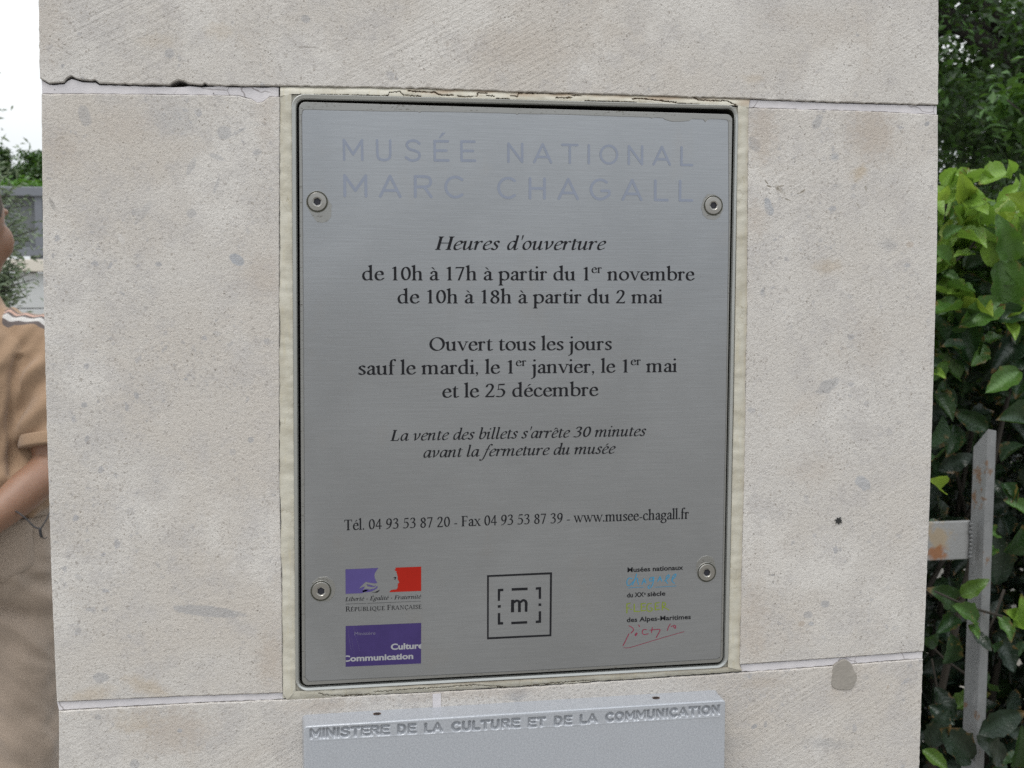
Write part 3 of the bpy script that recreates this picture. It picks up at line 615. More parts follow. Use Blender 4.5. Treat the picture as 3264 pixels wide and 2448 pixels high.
# ------------------------------------------------------------------ plaque materials
def steel(name,base=(.30,.31,.325),ro=.42,dirt=False,brush=1.0):
    n=NT(name); p=n.pos()
    br=n.noise(n.mapv(p,scale=(3,1,150)),6,4,.8); br2=n.noise(n.mapv(p,scale=(4,1,90)),11,4,.85)
    cl=n.noise(p,11,3,.55,.5)
    c=n.mix(n.sm(cl,.3,.7),tuple(b*.93 for b in base),tuple(b*1.05 for b in base))
    c=n.mix(n.math('MULTIPLY',n.sm(br,.35,.65),.6*brush),c,tuple(b*.88 for b in base)); c=n.mix(n.math('MULTIPLY',n.sm(br2,.45,.7),.32*brush),c,tuple(b*1.22 for b in base))
    c=n.mix(n.math('MULTIPLY',n.sm(n.noise(n.mapv(p,scale=(1.6,1,1)),17,4,.6),.55,.75),.25),c,tuple(a*b for a,b in zip(base,(.97,.90,.82))))
    if dirt:
        s=n.n('ShaderNodeTexVoronoi',feature='F1'); n.put(n.mapv(p,scale=(.45,1,1.5)),s.inputs['Vector']); s.inputs['Scale'].default_value=800
        dd=n.math('MULTIPLY',n.math('LESS_THAN',s.outputs['Distance'],.30),n.sm(n.noise(n.mapv(p,scale=(.3,1,3)),190,3,.6),.46,.6))
        c=n.mix(n.math('MULTIPLY',dd,.85),c,(.05,.045,.035)); c=n.mix(.30,c,(.30,.29,.26))
    n.base(c); n.metal(.82); n.rough(n.math('MULTIPLY_ADD',cl,.10,ro-.05))
    n.b.inputs['Anisotropic'].default_value=.3
    n.bump(n.math('ADD',br,n.math('MULTIPLY',br2,.6)),1,.00003); return n.m
M_plate=steel('bare_steel_edge',dirt=True,base=(.26,.262,.26)); M_film=steel('filmed_brushed_steel',base=(.305,.315,.33),ro=.25)
M_frame=steel('steel_frame',base=(.40,.405,.39),ro=.40,brush=.6); M_screw=steel('screw_steel',base=(.30,.29,.27),ro=.25,brush=.2)
M_tray=simple('dark_tray',(.010,.010,.016),.7); M_shade=simple('recess_shade',(.05,.05,.035),.55,.5)  # second one: recess shade put into the colour, frame's inner walls and screw rings
M_ink=simple('black_print',(.012,.012,.014),.7,spec=.08,var=.2,sc=300)
M_fade=simple('faded_blue_print',(.172,.192,.242),.55,.0,var=.1,sc=120)
M_blue=simple('violet_blue_print',(.070,.055,.165),.8,spec=.08,var=.16,sc=60); M_pur=simple('purple_print',(.043,.030,.105),.8,spec=.08,var=.2,sc=80)
M_red=simple('red_print',(.27,.014,.008),.8,spec=.08,var=.12,sc=60); M_cyan=simple('sky_blue_print',(.045,.19,.31),.8,spec=.08); M_lime=simple('olive_green_print',(.16,.20,.03),.8,spec=.08); M_crim=simple('crimson_print',(.20,.015,.045),.8,spec=.08)
M_pale=simple('pale_print',(.26,.26,.27),.5)
plaque=empty('opening_hours_plaque',(.159,-.002,1.22),'brushed steel museum sign with opening hours in black text, screwed into a framed recess','wall plaque')
def rrect(c4,rad,n=7):
    """c4: TL,TR,BR,BL in (x,z); rounded corners, clockwise seen from the front"""
    out=[]
    for i in range(4):
        c=Vector(c4[i]); a=Vector(c4[i-1]); b=Vector(c4[(i+1)%4]); u=(a-c).normalized(); v=(b-c).normalized()
        o=c+u*rad+v*rad
        for k in range(n+1):
            t=k/n*math.pi/2; q=o-u*rad*math.sin(t)*1.0-v*rad*math.cos(t)
            # from the side of a towards the side of b
            out.append((o.x-v.x*rad*math.cos(t)-u.x*rad*math.sin(t),o.y-v.y*rad*math.cos(t)-u.y*rad*math.sin(t)))
    return out
def ring(profile,mats,name,parent,fm):
    """profile: list of (loop,y)"""
    N=len(profile[0][0]); v=[];f=[];m=[]
    for lp,y in profile: v+=[(x,y,z) for x,z in lp]
    for i in range(len(profile)-1):
        for k in range(N):
            j=(k+1)%N; f.append((i*N+k,(i+1)*N+k,(i+1)*N+j,i*N+j)); m.append(fm[i])
    o=mesh(name,v,f,mats,parent,fmat=m)
    for p in o.data.polygons: p.use_smooth=False
    return o
c_out=WP([(929,299.5),(2352,336),(2320,2127),(942,2203)]); c_in=WP([(946,317),(2341,348),(2305.5,2116),(955.5,2189)])
c_pl=WP([(953,326),(2331,366),(2300,2108),(963,2181.5)])
def inset(c4,d):
    cx=sum(a for a,b in c4)/4; cz=sum(b for a,b in c4)/4
    return [(a+(d if a<cx else -d),b+(d if b<cz else -d)) for a,b in c4]
fr=ring([(rrect(c_out,.0085),.006),(rrect(c_out,.0085),-.0009),(rrect(inset(c_out,.0005),.0082),-.0014),(rrect(inset(c_in,-.0008),.0055),-.0008),(rrect(c_in,.005),.0002),(rrect(inset(c_in,.0004),.005),.004),(rrect(inset(c_in,.0005),.005),.016)],[M_frame,M_shade],'frame',plaque,[0,0,0,0,1,1])  # inner walls take the shade colour, lip stays plain steel
ol_=rrect(WP([(893,300),(2386,341),(2359,2138),(901,2228)]),.001); il_=rrect(inset(c_out,.0012),.0075)
ring([(ol_,.0012),(il_,.0012)],[M_seal],'sealant_backing',pillar,[0])
mbx=MB(); lp=rrect(inset(c_in,.0002),.005); mbx.add([(x,.0155,z) for x,z in lp],[tuple(range(len(lp)))]); mesh('back_tray',mbx.v,mbx.f,M_tray,plaque)
# plate with a thin rounded edge
def solid(name,outline,y0,y1,mat,parent,bev=.0003):
    N=len(outline); v=[(x,y1,z) for x,z in outline]+[(x,y0+bev,z) for x,z in outline]
    cx=sum(p[0] for p in outline)/N; cz=sum(p[1] for p in outline)/N
    ins=[]
    for i in range(N):
        a=Vector(outline[i-1]);b=Vector(outline[(i+1)%N]); t=(b-a).normalized(); nn=Vector((t.y,-t.x)); p=Vector(outline[i])
        if nn.dot(Vector((cx,cz))-p)<0 and bev>0 and N<60: nn=-nn
        ins.append(p+nn*bev)
    v+=[(p.x,y0,p.y) for p in ins]; f=[]
    for i in range(N):
        j=(i+1)%N; f.append((i,N+i,N+j,j)); f.append((N+i,2*N+i,2*N+j,N+j))
    for t in tessellate_polygon([[Vector((p.x,p.y,0)) for p in ins]]): f.append(tuple(2*N+a for a in t))
    o=mesh(name,v,f,mat,parent)
    bm=bmesh.new(); bm.from_mesh(o.data); bmesh.ops.recalc_face_normals(bm,faces=bm.faces[:])
    bm.faces.ensure_lookup_table(); ff=max(bm.faces,key=lambda q:q.calc_area() if abs(q.normal.y)>.9 else 0)
    if ff.normal.y>0: bmesh.ops.reverse_faces(bm,faces=bm.faces[:])
    bm.to_mesh(o.data); bm.free(); return o
solid('plate',rrect(c_pl,.0042),YPL,.0008,M_plate,plaque,.0003)
# clear-coated film with chipped edges
def wobble(pts,step,amp,seed,f=500):
    P=resample(pts,step); out=[]
    for i,p in enumerate(P):
        t=(P[(i+1)%len(P)]-P[i-1]).normalized(); n_=Vector((-t.y,t.x)); k=mnoise.noise(Vector((p.x*f,p.y*f,seed)))*amp
        out.append((p.x+n_.x*k,p.y+n_.y*k))
    return out
ft=cvt([(0,222),(400,228),(900,245),(1230,255),(1250,266),(1270,257),(1355,262),(1375,278),(1440,295),(1520,296),(1600,288),(1625,270),(1730,272),(1750,300),(1775,278),(1800,270),(1930,275),(1955,282),(1965,300)],1650,290,2.949)
film=[W(*q) for q in ([(971,352),(1200,357),(1330,358.5),(1336,362),(1343,358),(1500,361),(1640,364.5),(1646,368),(1652,364)]+ft+[(2318,700),(2309,1300),(2300,1700),(2292,2090),(2280,2096),(1700,2132),(985,2167),(974,2155),(971,1500),(966,700),(963,370),(965,356)])]
_f=wobble(film,.004,.00012,3); _n=len(_f); _c=(sum(a for a,b in _f)/_n,sum(b for a,b in _f)/_n)
M_line=simple('grime_line',(.10,.10,.10),.7)
ring([([(a+(a-_c[0])*.0030,b+(b-_c[1])*.0022) for a,b in _f],YPL-.00006),([(a-(a-_c[0])*.001,b-(b-_c[1])*.001) for a,b in _f],YPL-.00006)],[M_line],'film_edge_grime',plaque,[0])
solid('film',wobble(film,.004,.00012,3),YF,YPL+.0001,M_film,plaque,.00005)
# ---------- print
dark=M_ink; U=.000250
T=lambda *a,**k: text_line(*a,**k)
def C2(x,y): return (1100+x/1.8433,700+y/1.8433)
def C3(x,y): return (1050+x/1.8433,1300+y/1.8433)
def pxu(px_h,units): return px_h*.000219/units
T('lettering','Heures~ d\'ouverture',ITAL,C2(527,178),C2(1535,178),pxu(28.5,100),plaque,dark,slant=.22)
T('lettering','de 10h à 17h à partir du 1^er^ novembre',ROM,C2(100,357),C2(2055,358),pxu(29.3,100),plaque,dark)
T('lettering','de 10h à 18h à partir du 2 mai',ROM,C2(308,493),C2(1865,492),pxu(29.3,100),plaque,dark)
T('lettering','Ouvert tous les jours',ROM,C2(495,771),C2(1567,767),pxu(29.3,100),plaque,dark)
T('lettering','sauf le mardi, le 1^er^ janvier, le 1^er^ mai',ROM,C2(77,913),C2(1950,896),pxu(29.3,100),plaque,dark)
T('lettering','et le 25 décembre',ROM,C2(571,1047),C2(1490,1036),pxu(29.3,100),plaque,dark)
T('lettering','La vente des billets s\'arrête 30 minutes',ITAL,C3(357,195),C3(1862,165),pxu(23.6,100),plaque,dark,slant=.22)
T('lettering','avant la fermeture du musée',ITAL,C3(552,293),C3(1682,268),pxu(23.6,100),plaque,dark,slant=.22)
T('lettering','Tél. 04 93 53 87 20 - Fax 04 93 53 87 39 - www.musee-chagall.fr',ROM,C3(88,720),C3(2112,652),pxu(22.8,100),plaque,dark)
def C1(x,y): return (900+x/1.4747,260+y/1.4747)
T('title_lettering','MUSÉE',MONO,C1(285,372),C1(912,378),pxu(66,100),plaque,M_fade,track=50,hk=1.0)
T('title_lettering','NATIONAL',MONO,C1(1057,382),C1(1932,398),pxu(63,100),plaque,M_fade,track=36)
T('title_lettering','MARC',MONO,C1(287,544),C1(852,550),pxu(70,100),plaque,M_fade,track=40)
T('title_lettering','CHAGALL',MONO,C1(1010,552),C1(1932,565),pxu(69,100),plaque,M_fade,track=40)
# Blender's built-in sans for the small bold print
def sans_polys(text,bold=.0,space=1.0,body='x'):
    cu=bpy.data.curves.new('t','FONT'); cu.body=text; cu.size=1; cu.offset=bold; cu.space_character=space; cu.resolution_u=3
    o=bpy.data.objects.new('t',cu); COL.objects.link(o)
    dg=bpy.context.evaluated_depsgraph_get(); dg.update(); me=bpy.data.meshes.new_from_object(o.evaluated_get(dg))
    V=[(v.co.x,v.co.y) for v in me.vertices]; F_=[tuple(p.vertices) for p in me.polygons]
    bpy.data.objects.remove(o); bpy.data.curves.remove(cu); bpy.data.meshes.remove(me); return V,F_
def sans(name,text,pl,pr,caph_px,mat,parent=plaque,bold=.018,y=YT,clip=None,space=1.0):
    V,F_=sans_polys(text,bold,space); 
    a=Vector(W(*pl,y)); b=Vector(W(*pr,y)); d=b-a; L=d.length; e=d/L; nn=Vector((-e.y,e.x))
    mn=min(v[0] for v in V); mx=max(v[0] for v in V); sx=L/(mx-mn); sy=caph_px*.000219/.70
    xs=[mn,mx]
    if clip:
        bm=bmesh.new(); vv=[bm.verts.new((p[0],p[1],0)) for p in V]
        for q in F_:
            try: bm.faces.new([vv[k] for k in q])
            except ValueError: pass
        lo,hi=mn+(mx-mn)*clip[0],mn+(mx-mn)*clip[1]
        for c,nx in ((lo,-1),(hi,1)):
            bmesh.ops.bisect_plane(bm,geom=bm.verts[:]+bm.edges[:]+bm.faces[:],plane_co=(c,0,0),plane_no=(nx,0,0),clear_outer=True)
        bm.verts.index_update(); V=[(v.co.x,v.co.y) for v in bm.verts]; F_=[tuple(v.index for v in q.verts) for q in bm.faces]; bm.free()
    vs_=[(a.x+e.x*(u-mn)*sx+nn.x*w*sy,y,a.y+e.y*(u-mn)*sx+nn.y*w*sy) for u,w in V]
    o=mesh(name,vs_,F_,mat,parent)
    if o.data.polygons and o.data.polygons[0].normal.y>0: o.data.flip_normals()
    return o
C7=lambda x,y:(1960+x/5.353,1780+y/5.353)
sans('small_lettering','Musées nationaux',C7(215,235),C7(1165,192),15.5,dark,bold=.020)
sans('small_lettering','du XX',C7(207,666),C7(495,652),15,dark,bold=.020)
sans('small_lettering','e',C7(500,622),C7(524,620),10,dark,bold=.020)
sans('small_lettering','siècle',C7(556,648),C7(862,632),15,dark,bold=.020)
sans('small_lettering','des Alpes-Maritimes',C7(203,1088),C7(1297,1032),15,dark,bold=.020)
def strokes(name,lines,conv,mat,w,y=YT,parent=plaque):
    polys=[]
    for l in lines:
        ww=w
        if isinstance(l,tuple): l,ww=l
        q=spline([W(*conv(*p),y) for p in l],5) if len(l)>3 else [W(*conv(*p),y) for p in l]
        r=ww*.000219
        for i,(u,v) in enumerate(zip(q[:-1],q[1:])): polys.append(hull([(a*1000,b*1000) for a,b in disc(u[0],u[1],r,r*.8,10)+disc(v[0],v[1],r,r*.8,10)]))
    V,F_=union_mm(polys); o=mesh(name,[(a/1000,y,b/1000) for a,b in V],F_,mat,parent)
    if o.data.polygons[0].normal.y>0: o.data.flip_normals()
    return o
def union_mm(polys): return union(polys)
strokes('signature',[[(290,345),(240,335),(205,390),(215,455),(250,460),(310,400)],[(370,265),(345,360),(300,455)],[(320,400),(350,345),(385,345),(390,400),(405,445)],
 [(460,445),(500,345),(530,420)],[(475,405),(525,395)],[(650,320),(600,340),(595,380),(630,385),(665,320),(655,400),(630,470),(585,510),(565,485),(600,450)],
 [(730,395),(770,310),(800,390)],[(745,365),(790,355)],[(850,385),(920,320),(920,280),(885,310),(870,380),(900,425)],[(970,370),(1030,310),(1040,265),(995,300),(975,380),(1015,425)],
 ([(230,505),(350,495),(490,490)],1.0),([(685,492),(860,482),(1045,470)],1.0)],C7,M_cyan,1.7)
strokes('signature',[[(205,775),(205,930)],[(205,780),(260,765)],[(205,850),(245,845)],[(275,870),(285,868)],[(330,780),(330,905),(420,905)],[(450,770),(450,895),(525,885)],[(450,775),(520,765)],[(450,830),(505,825)],
 [(620,770),(565,780),(545,840),(570,900),(630,890),(635,850),(600,845)],[(690,765),(690,880),(760,870)],[(690,765),(755,752)],[(690,820),(740,812)],[(810,880),(815,755),(860,765),(855,805),(815,825),(870,850),(920,880)]],C7,M_lime,2.0)
strokes('signature',[[(240,1150),(290,1175),(320,1220),(275,1275)],[(240,1285),(195,1380),(140,1490)],[(405,1135),(425,1165)],[(375,1270),(345,1300),(355,1320),(380,1280)],[(540,1215),(490,1215),(465,1260),(500,1300),(570,1285)],[(640,1180),(625,1265)],
 [(600,1225),(690,1215),(770,1215),(740,1290),(705,1350)],[(945,1120),(915,1170),(895,1230)],[(960,1165),(1000,1150),(1010,1180),(1035,1190),(1035,1150),(1010,1140)],
 ([(155,1525),(230,1525),(330,1500),(560,1430),(880,1335),(1180,1250)],.9)],C7,M_crim,1.35)
C4=lambda x,y:(940+x/1.58,1740+y/1.58)
C9=lambda x,y:(1080+x/4.741,1790+y/4.741)
def polys(name,pl,conv,mat,y=YT,parent=plaque):
    P=[[W(*conv(*p),y) for p in q] for q in pl]; mb=MB()
    for q in P:
        t=tessellate_polygon([[Vector((a,b,0)) for a,b in q]]); mb.add([(a,y,b) for a,b in q],[tuple(x) for x in t])
    o=mesh(name,mb.v,mb.f,mat,parent)
    bm=bmesh.new(); bm.from_mesh(o.data)
    for f_ in bm.faces:
        if f_.normal.y>0: f_.normal_flip()
    bm.to_mesh(o.data); bm.free(); return o
# square emblem with the letter m
sq=[[(968,148),(1295,133),(1295,143),(968,157)],[(968,461),(1292,446),(1292,455),(968,471)],[(968,157),(977,157),(976,461),(968,461)],[(1285,143.6),(1295,143),(1292,446),(1282.5,446.5)]]
br=[[(1022,217),(1050,216),(1050,228),(1034,229),(1033,276),(1022,277)],[(1022,299),(1037,298),(1037,311),(1022,312)],[(1022,339),(1034,338),(1034,384),(1049,384),(1049,396),(1022,397)],
 [(1092,213),(1172,210),(1172,223),(1092,226)],[(1090,383),(1170,379),(1170,391),(1090,395)],[(1213,209),(1240,207),(1240,267),(1228,267),(1228,220),(1213,221)],[(1227,290),(1241,290),(1241,302),(1227,303)],[(1228,330),(1240,329),(1240,387),(1213,389),(1213,377),(1228,376)]]
polys('square_emblem',sq+br,C4,dark)
ml=[[(1089,272),(1104,271),(1104,334),(1088,335)],[(1124,280),(1138,279),(1138,333),(1124,334)],[(1158,284),(1172,284),(1171,332),(1158,332)]]
polys('emblem_letter',ml,C4,dark); strokes('emblem_letter',[([(1104,284),(1116,276),(1128,280),(1131,292)],4.4),([(1138,282),(1150,274),(1162,279),(1165,292)],4.4)],C4,dark,4.4,y=YT-.00004)
# republic emblem: violet field with a hand-drawn scarf edge, red field cut by a profile
vio=[(100,118),(597,97),(570,135),(545,175),(538,215),(545,255),(562,290),(582,322),(545,330),(480,322),(425,312),(415,302),(375,335),(325,385),(303,415),(360,385),(388,378),(388,395),(352,440),(390,418),(430,415),(470,425),(500,415),(530,410),(560,395),(570,372),(590,380),(580,400),(545,425),(500,450),(440,462),(400,460),(350,478),(103,488)]
polys('emblem_field',[vio],C9,M_blue)
polys('emblem_field',[[(415,345),(470,352),(530,372),(560,360),(545,382),(490,385),(440,372)],[(352,443),(400,425),(450,430),(410,452),(365,465)]],C9,M_blue)
polys('emblem_detail',[[(490,468),(545,462),(590,440),(622,426),(600,455),(575,470)],[(822,250),(835,238),(858,234),(870,240),(858,262),(852,280),(846,268),(832,272),(848,256),(846,246)]],C9,dark)
red=[(856,92),(1245,77),(1245,444),(765,463),(775,445),(795,430),(830,424),(865,422),(882,410),(886,395),(893,378),(886,365),(895,352),(888,340),(900,328),(916,316),(905,295),(890,272),(888,255),(893,238),(885,215),(880,185),(868,160),(880,148),(862,145),(840,125),(858,118)]
polys('emblem_field',[red],C9,M_red)
T('motto_lettering','Liberté • Égalité • Fraternité',{**ITAL,'g':ITA['g']},C9(95,600),C9(1245,557),pxu(8.6,100),plaque,dark,slant=.22)
polys('motto_rule',[[(103,641),(415,630),(415,633),(103,645)],[(432,629),(1240,597),(1240,600),(432,633)]],C9,dark)
def smallcaps(text,font,k):
    x=0;out=[]
    for i,ch in enumerate(text):
        acc=None
        if ch in ACC: ch,acc=ACC[ch]
        g=font[ch]; kk=1 if i==0 or text[i-1]==' ' else k
        for p in g.p: out.append([(x+a*kk,b*kk) for a,b in p])
        if acc: c=x+g.adv*.5*kk; out.append([(c-8,152*kk),(c+8,178*kk),(c+24,178*kk),(c+2,152*kk)])
        if ch=='Ç': out.append([(x+60*kk,-2),(x+72*kk,-2),(x+76*kk,-22),(x+56*kk,-36),(x+50*kk,-32),(x+62*kk,-20)])
        x+=g.adv*kk+6
    return out
pf_a=Vector(W(*C9(103,757),YT)); pf_b=Vector(W(*C9(1250,712),YT)); scp=smallcaps('RÉPUBLIQUE FRANÇAISE',ROM,.8)
mnx=min(q[0] for p in scp for q in p); mxx_=max(q[0] for p in scp for q in p); ee=(pf_b-pf_a); sL=ee.length/(mxx_-mnx); ee.normalize()
glyph_mesh(scp,lambda u,v:(pf_a.x+ee.x*(u-mnx)*sL-ee.y*v*pxu(16,145),pf_a.y+ee.y*(u-mnx)*sL+ee.x*v*pxu(16,145)),YT,'republic_lettering',dark,plaque)
polys('purple_panel',[[(103,975),(1245,928),(1242,1540),(103,1590)]],C9,M_pur)
YT2=YT-.00008
sans('panel_lettering','Ministère',C9(238,1115),C9(553,1103),10.5,simple('dim_print',(.13,.12,.17),.5),bold=-.004,y=YT2)
sans('panel_lettering','Culture',C9(785,1332),C9(1276,1309),18.5,M_pale,bold=.035,y=YT2,clip=(0,.94))
sans('panel_lettering','Communication',C9(55,1512),C9(1125,1468),18.5,M_pale,bold=.035,y=YT2,clip=(.046,1))
sc_l=[[(225,985),(240,1080),(290,1250),(310,1350)],[(255,975),(262,1010),(275,1060)],[(475,1130),(490,1200),(500,1255)],[(140,1000),(150,1150),(190,1350)],[(190,1150),(215,1300),(230,1400)],[(860,1100),(960,1085),(1060,1070)]]
M_scr=simple('scratch',(.13,.12,.19),.6)
strokes('scratches',[(l,.14) for l in sc_l[:2]+sc_l[3:5]],C9,M_scr,.14,y=YT2)
# ---------- screws
def screw(px,py,r,seed,patch,ang):
    x,z=W(px,py,YF); n_=28
    e=bpy.data.objects.new('screw',None); link(e,plaque); e.location=Vector((x,YPL,z))-wloc(plaque)
    mb=MB(); loops=[(r*1.0,.0),(r*1.0,-.0010),(r*.94,-.0015),(r*.52,-.0016),(r*.48,-.0014)]
    for rr,y in loops: mb.v+=[(x+rr*math.cos(2*math.pi*k/n_),YPL+y,z+rr*math.sin(2*math.pi*k/n_)) for k in range(n_)]
    for i in range(len(loops)-1):
        for k in range(n_): mb.f.append((i*n_+k,i*n_+(k+1)%n_,(i+1)*n_+(k+1)%n_,(i+1)*n_+k))
    hx=[(x+r*.42*math.cos(math.pi/3*k+ang),z+r*.42*math.sin(math.pi/3*k+ang)) for k in range(6)]
    b=len(mb.v); mb.v+=[(a,YPL-.0013,c) for a,c in hx]+[(a,YPL-.00062,c) for a,c in hx]
    for k in range(6):
        j=(k+1)%6; mb.f.append((b+k,b+j,b+6+j,b+6+k))
    mb.f.append(tuple(b+6+k for k in range(6))); nfl=len(mb.f)-1
    # ring between the socket lip and the hexagon
    last=(len(loops)-1)*n_
    for k in range(n_):
        h0=int((2*math.pi*k/n_-ang)/(math.pi/3)+.5)%6; h1=int((2*math.pi*(k+1)/n_-ang)/(math.pi/3)+.5)%6
        if h0==h1: mb.f.append((last+k,last+(k+1)%n_,b+h0))
        else: mb.f.append((last+k,last+(k+1)%n_,b+h1,b+h0))
    o=mesh('head',mb.v,mb.f,[M_screw,M_tray],e,fmat=[1 if nfl-6<=i_<=nfl else 0 for i_ in range(len(mb.f))])  # socket walls and floor near-black, colour standing in for the shade of depth
    bm=bmesh.new(); bm.from_mesh(o.data); bmesh.ops.recalc_face_normals(bm,faces=bm.faces[:]); bm.to_mesh(o.data); bm.free()
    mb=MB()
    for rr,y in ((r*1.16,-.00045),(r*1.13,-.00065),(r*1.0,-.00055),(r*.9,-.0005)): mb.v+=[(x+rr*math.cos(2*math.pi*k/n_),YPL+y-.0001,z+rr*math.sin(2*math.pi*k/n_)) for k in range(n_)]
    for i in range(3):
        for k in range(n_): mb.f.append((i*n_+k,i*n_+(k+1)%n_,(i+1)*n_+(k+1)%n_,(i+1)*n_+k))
    o=mesh('countersink_shade',mb.v,mb.f,[M_plate,M_shade],e,fmat=[0]*n_+[1]*n_*2)  # flat ring, its dark colour stands in for the countersink's shadow
    pts=[(x+a*.000219,z-b*.000219) for a,b in patch]
    solid('peeled_patch',wobble(pts,.0008,.0003,seed,900),YF-.00018,YF+.00002,M_plate,e,.00008)
sp1=[(-33,8),(-20,34),(-2,60),(14,63),(30,58),(41,46),(43,10),(30,-12),(10,-30),(-22,-24)]
screw(1011,643,.0062,1,sp1,.3)
screw(2273,655,.0062,2,[(-32,-20),(-40,8),(-33,30),(-18,43),(6,46),(22,36),(34,12),(28,-20),(5,-35),(-20,-36)],.1)
screw(1023,1883,.0062,3,[(-26,-28),(-8,-42),(18,-44),(38,-30),(46,-8),(40,18),(24,34),(-10,34),(-28,12)],.5)
screw(2252,1824,.0062,4,[(-38,-10),(-34,-36),(-18,-52),(4,-56),(22,-48),(28,-30),(34,-8),(30,18),(8,32),(-18,26)],.2)
# ------------------------------------------------------------------ engraved grey box below
def paint_grey():
    n=NT('metallic_grey_paint'); p=n.pos()
    s=n.noise(p,900,2,.7); c=n.mix(n.sm(s,.3,.75),(.285,.298,.325),(.375,.388,.415))
    f=n.vor(p,1500); c=n.mix(n.math('MULTIPLY',n.math('LESS_THAN',f,.20),.30),c,(.55,.57,.6))
    c=n.mix(n.math('MULTIPLY',n.sm(n.noise(p,26,4,.6),.5,.75),.18),c,(.25,.25,.255))
    n.base(c); n.metal(.15); n.rough(.24); n.b.inputs['Specular IOR Level'].default_value=.5
    n.bump(n.noise(p,1000,3,.7),1,.00010); return n.m
M_box=paint_grey()
YB=-.020
bx=empty('ministry_box',(.16,-.01,1.0),'grey painted metal box with engraved ministry wording, fixed under the steel sign','metal box')
# front outline corners at depth YB
tl=W(967.5,2312,YB); tr=W(2314,2234,YB)
bxl=(tl[0]+.0)*1.0; bxr=tr[0]; bzt=(tl[1]+tr[1])/2
print('box',tl,tr,W(964,2281,0),W(2288,2206,0))
H0=bzt-.36
# heightfield front: fine rows near the top for the engraved words
eng,ew=layout('MINISTERE DE LA CULTURE ET DE LA COMMUNICATION',MONO,0,18)
C10=lambda x,y:(940+x/2.911,2240+y/2.911); C11=lambda x,y:(1640+x/2.911,2180+y/2.911)
words=[('MINISTERE',C10(140,330),C10(868,292)),('DE',C10(955,288),C10(1120,280)),('LA',C10(1205,277),C10(1372,268)),('CULTURE',C10(1458,264),C10(2085,228)),('ET',C11(128,400),C11(288,391)),('DE',C11(372,386),C11(530,376)),('LA',C11(610,370),C11(770,358)),('COMMUNICATION',C11(850,352),C11(1908,276))]
segs=[]
for w_,a,b in words:
    A=Vector(W(*a,YB));B=Vector(W(*b,YB)); x=0; sk=[]
    for ch in w_:
        sk.append((ch,x)); x+=MONO[ch].adv+(16 if w_!='MINISTERE' else 8)
    tot=x-16; e=(B-A); L=e.length; e.normalize(); nn=Vector((-e.y,e.x)); k=L/tot; ky=27*.000219/100
    for ch,x in sk:
        for p in MONO[ch].p:
            c=Vector((sum(q[0] for q in p)/len(p),sum(q[1] for q in p)/len(p)))
            # each hull is a capsule: recover its axis from the extreme points
            far=max(((Vector(q)-c).length,q) for q in p)[1]; d=(Vector(far)-c); l=max(0,d.length-6.2); d=d.normalized()*l
            P1=c+d;P2=c-d
            f_=lambda q:(A.x+e.x*(q.x+x)*k+nn.x*q.y*ky,A.y+e.y*(q.x+x)*k+nn.y*q.y*ky)
            segs.append((f_(P1),f_(P2)))
nx=760; xs=np.linspace(bxl+.0012,bxr-.0012,nx)
zs=np.r_[np.linspace(0,.022,62),np.linspace(.024,.36,12)]
X,Zz=np.meshgrid(xs,bzt-.0012-zs); d=np.full(X.shape,1.0)
for a,b in segs:
    lo=min(a[0],b[0])-.004; hi=max(a[0],b[0])+.004; i0=np.searchsorted(xs,lo); i1=np.searchsorted(xs,hi)
    if i1>i0: d[:,i0:i1]=np.minimum(d[:,i0:i1],segd(X[:,i0:i1],Zz[:,i0:i1],a,b))
hw=.00080
dep=np.clip((.00150-d)/.00150,0,1); dep=dep*dep*(3-2*dep)*.0020
lipz=np.array([Vector(W(*C10(180,352),YB))[1],Vector(W(*C11(1900,305),YB))[1]])
lipx=np.array([W(*C10(180,352),YB)[0],W(*C11(1900,305),YB)[0]])
lz=np.interp(X,lipx,lipz); rid=np.exp(-((Zz-lz)/.0003)**2)*((X>lipx[0])&(X<lipx[1]))*.00018
rid=rid+np.exp(-((Zz-lz-.0092)/.0003)**2)*((X>lipx[0])&(X<lipx[1]))*.00010
und=np.array([[mnoise.noise(Vector((x*40,z*40,1))) for x in xs[::8]] for z in Zz[:,0]]); und=np.stack([np.interp(xs,xs[::8],r_) for r_ in und])*.00015
Yg=YB+dep-rid+und
V=np.stack([X,Yg,Zz],-1).reshape(-1,3); nr=len(zs)
Fq=[(i*nx+j,(i+1)*nx+j,(i+1)*nx+j+1,i*nx+j+1) for i in range(nr-1) for j in range(nx-1)]
o=mesh('front_face',V,Fq,M_box,bx,smooth=True)
if o.data.polygons[0].normal.y>0: o.data.flip_normals()
# rounded shell: front edge ring -> sides -> back at the stone
def rr4(x0,x1,z0,z1,r): return rrect([(x0,z1),(x1,z1),(x1,z0),(x0,z0)],r,5)
zbt=bzt-.0012-.36
prof=[]
for t in (0,.25,.5,.75,1.0):
    a=t*math.pi/2; o_=.0012*(1-math.sin(a)); prof.append((rr4(bxl+o_,bxr-o_,zbt-.0012+o_,bzt-o_,.0014+.0012*math.sin(a)),YB+.0018*(1-math.cos(a))))
prof.insert(0,(rr4(bxl+.0016,bxr-.0016,zbt+.0002,bzt-.0016,.0004),YB+.00012))
prof.append((rr4(bxl-.0004,bxr+.0004,zbt-.0012,bzt+.0004,.0030),-.004)); prof.append((rr4(bxl-.0008,bxr+.0008,zbt-.0012,bzt+.0008,.0030),.0))
o=ring(prof,[M_box],'shell',bx,[0]*len(prof))
for p in o.data.polygons: p.use_smooth=True
M_rust=simple('rust_ring',(.09,.035,.012),.9,var=.5,sc=900); M_hole=simple('dark_hole',(.008,.005,.004),.9)
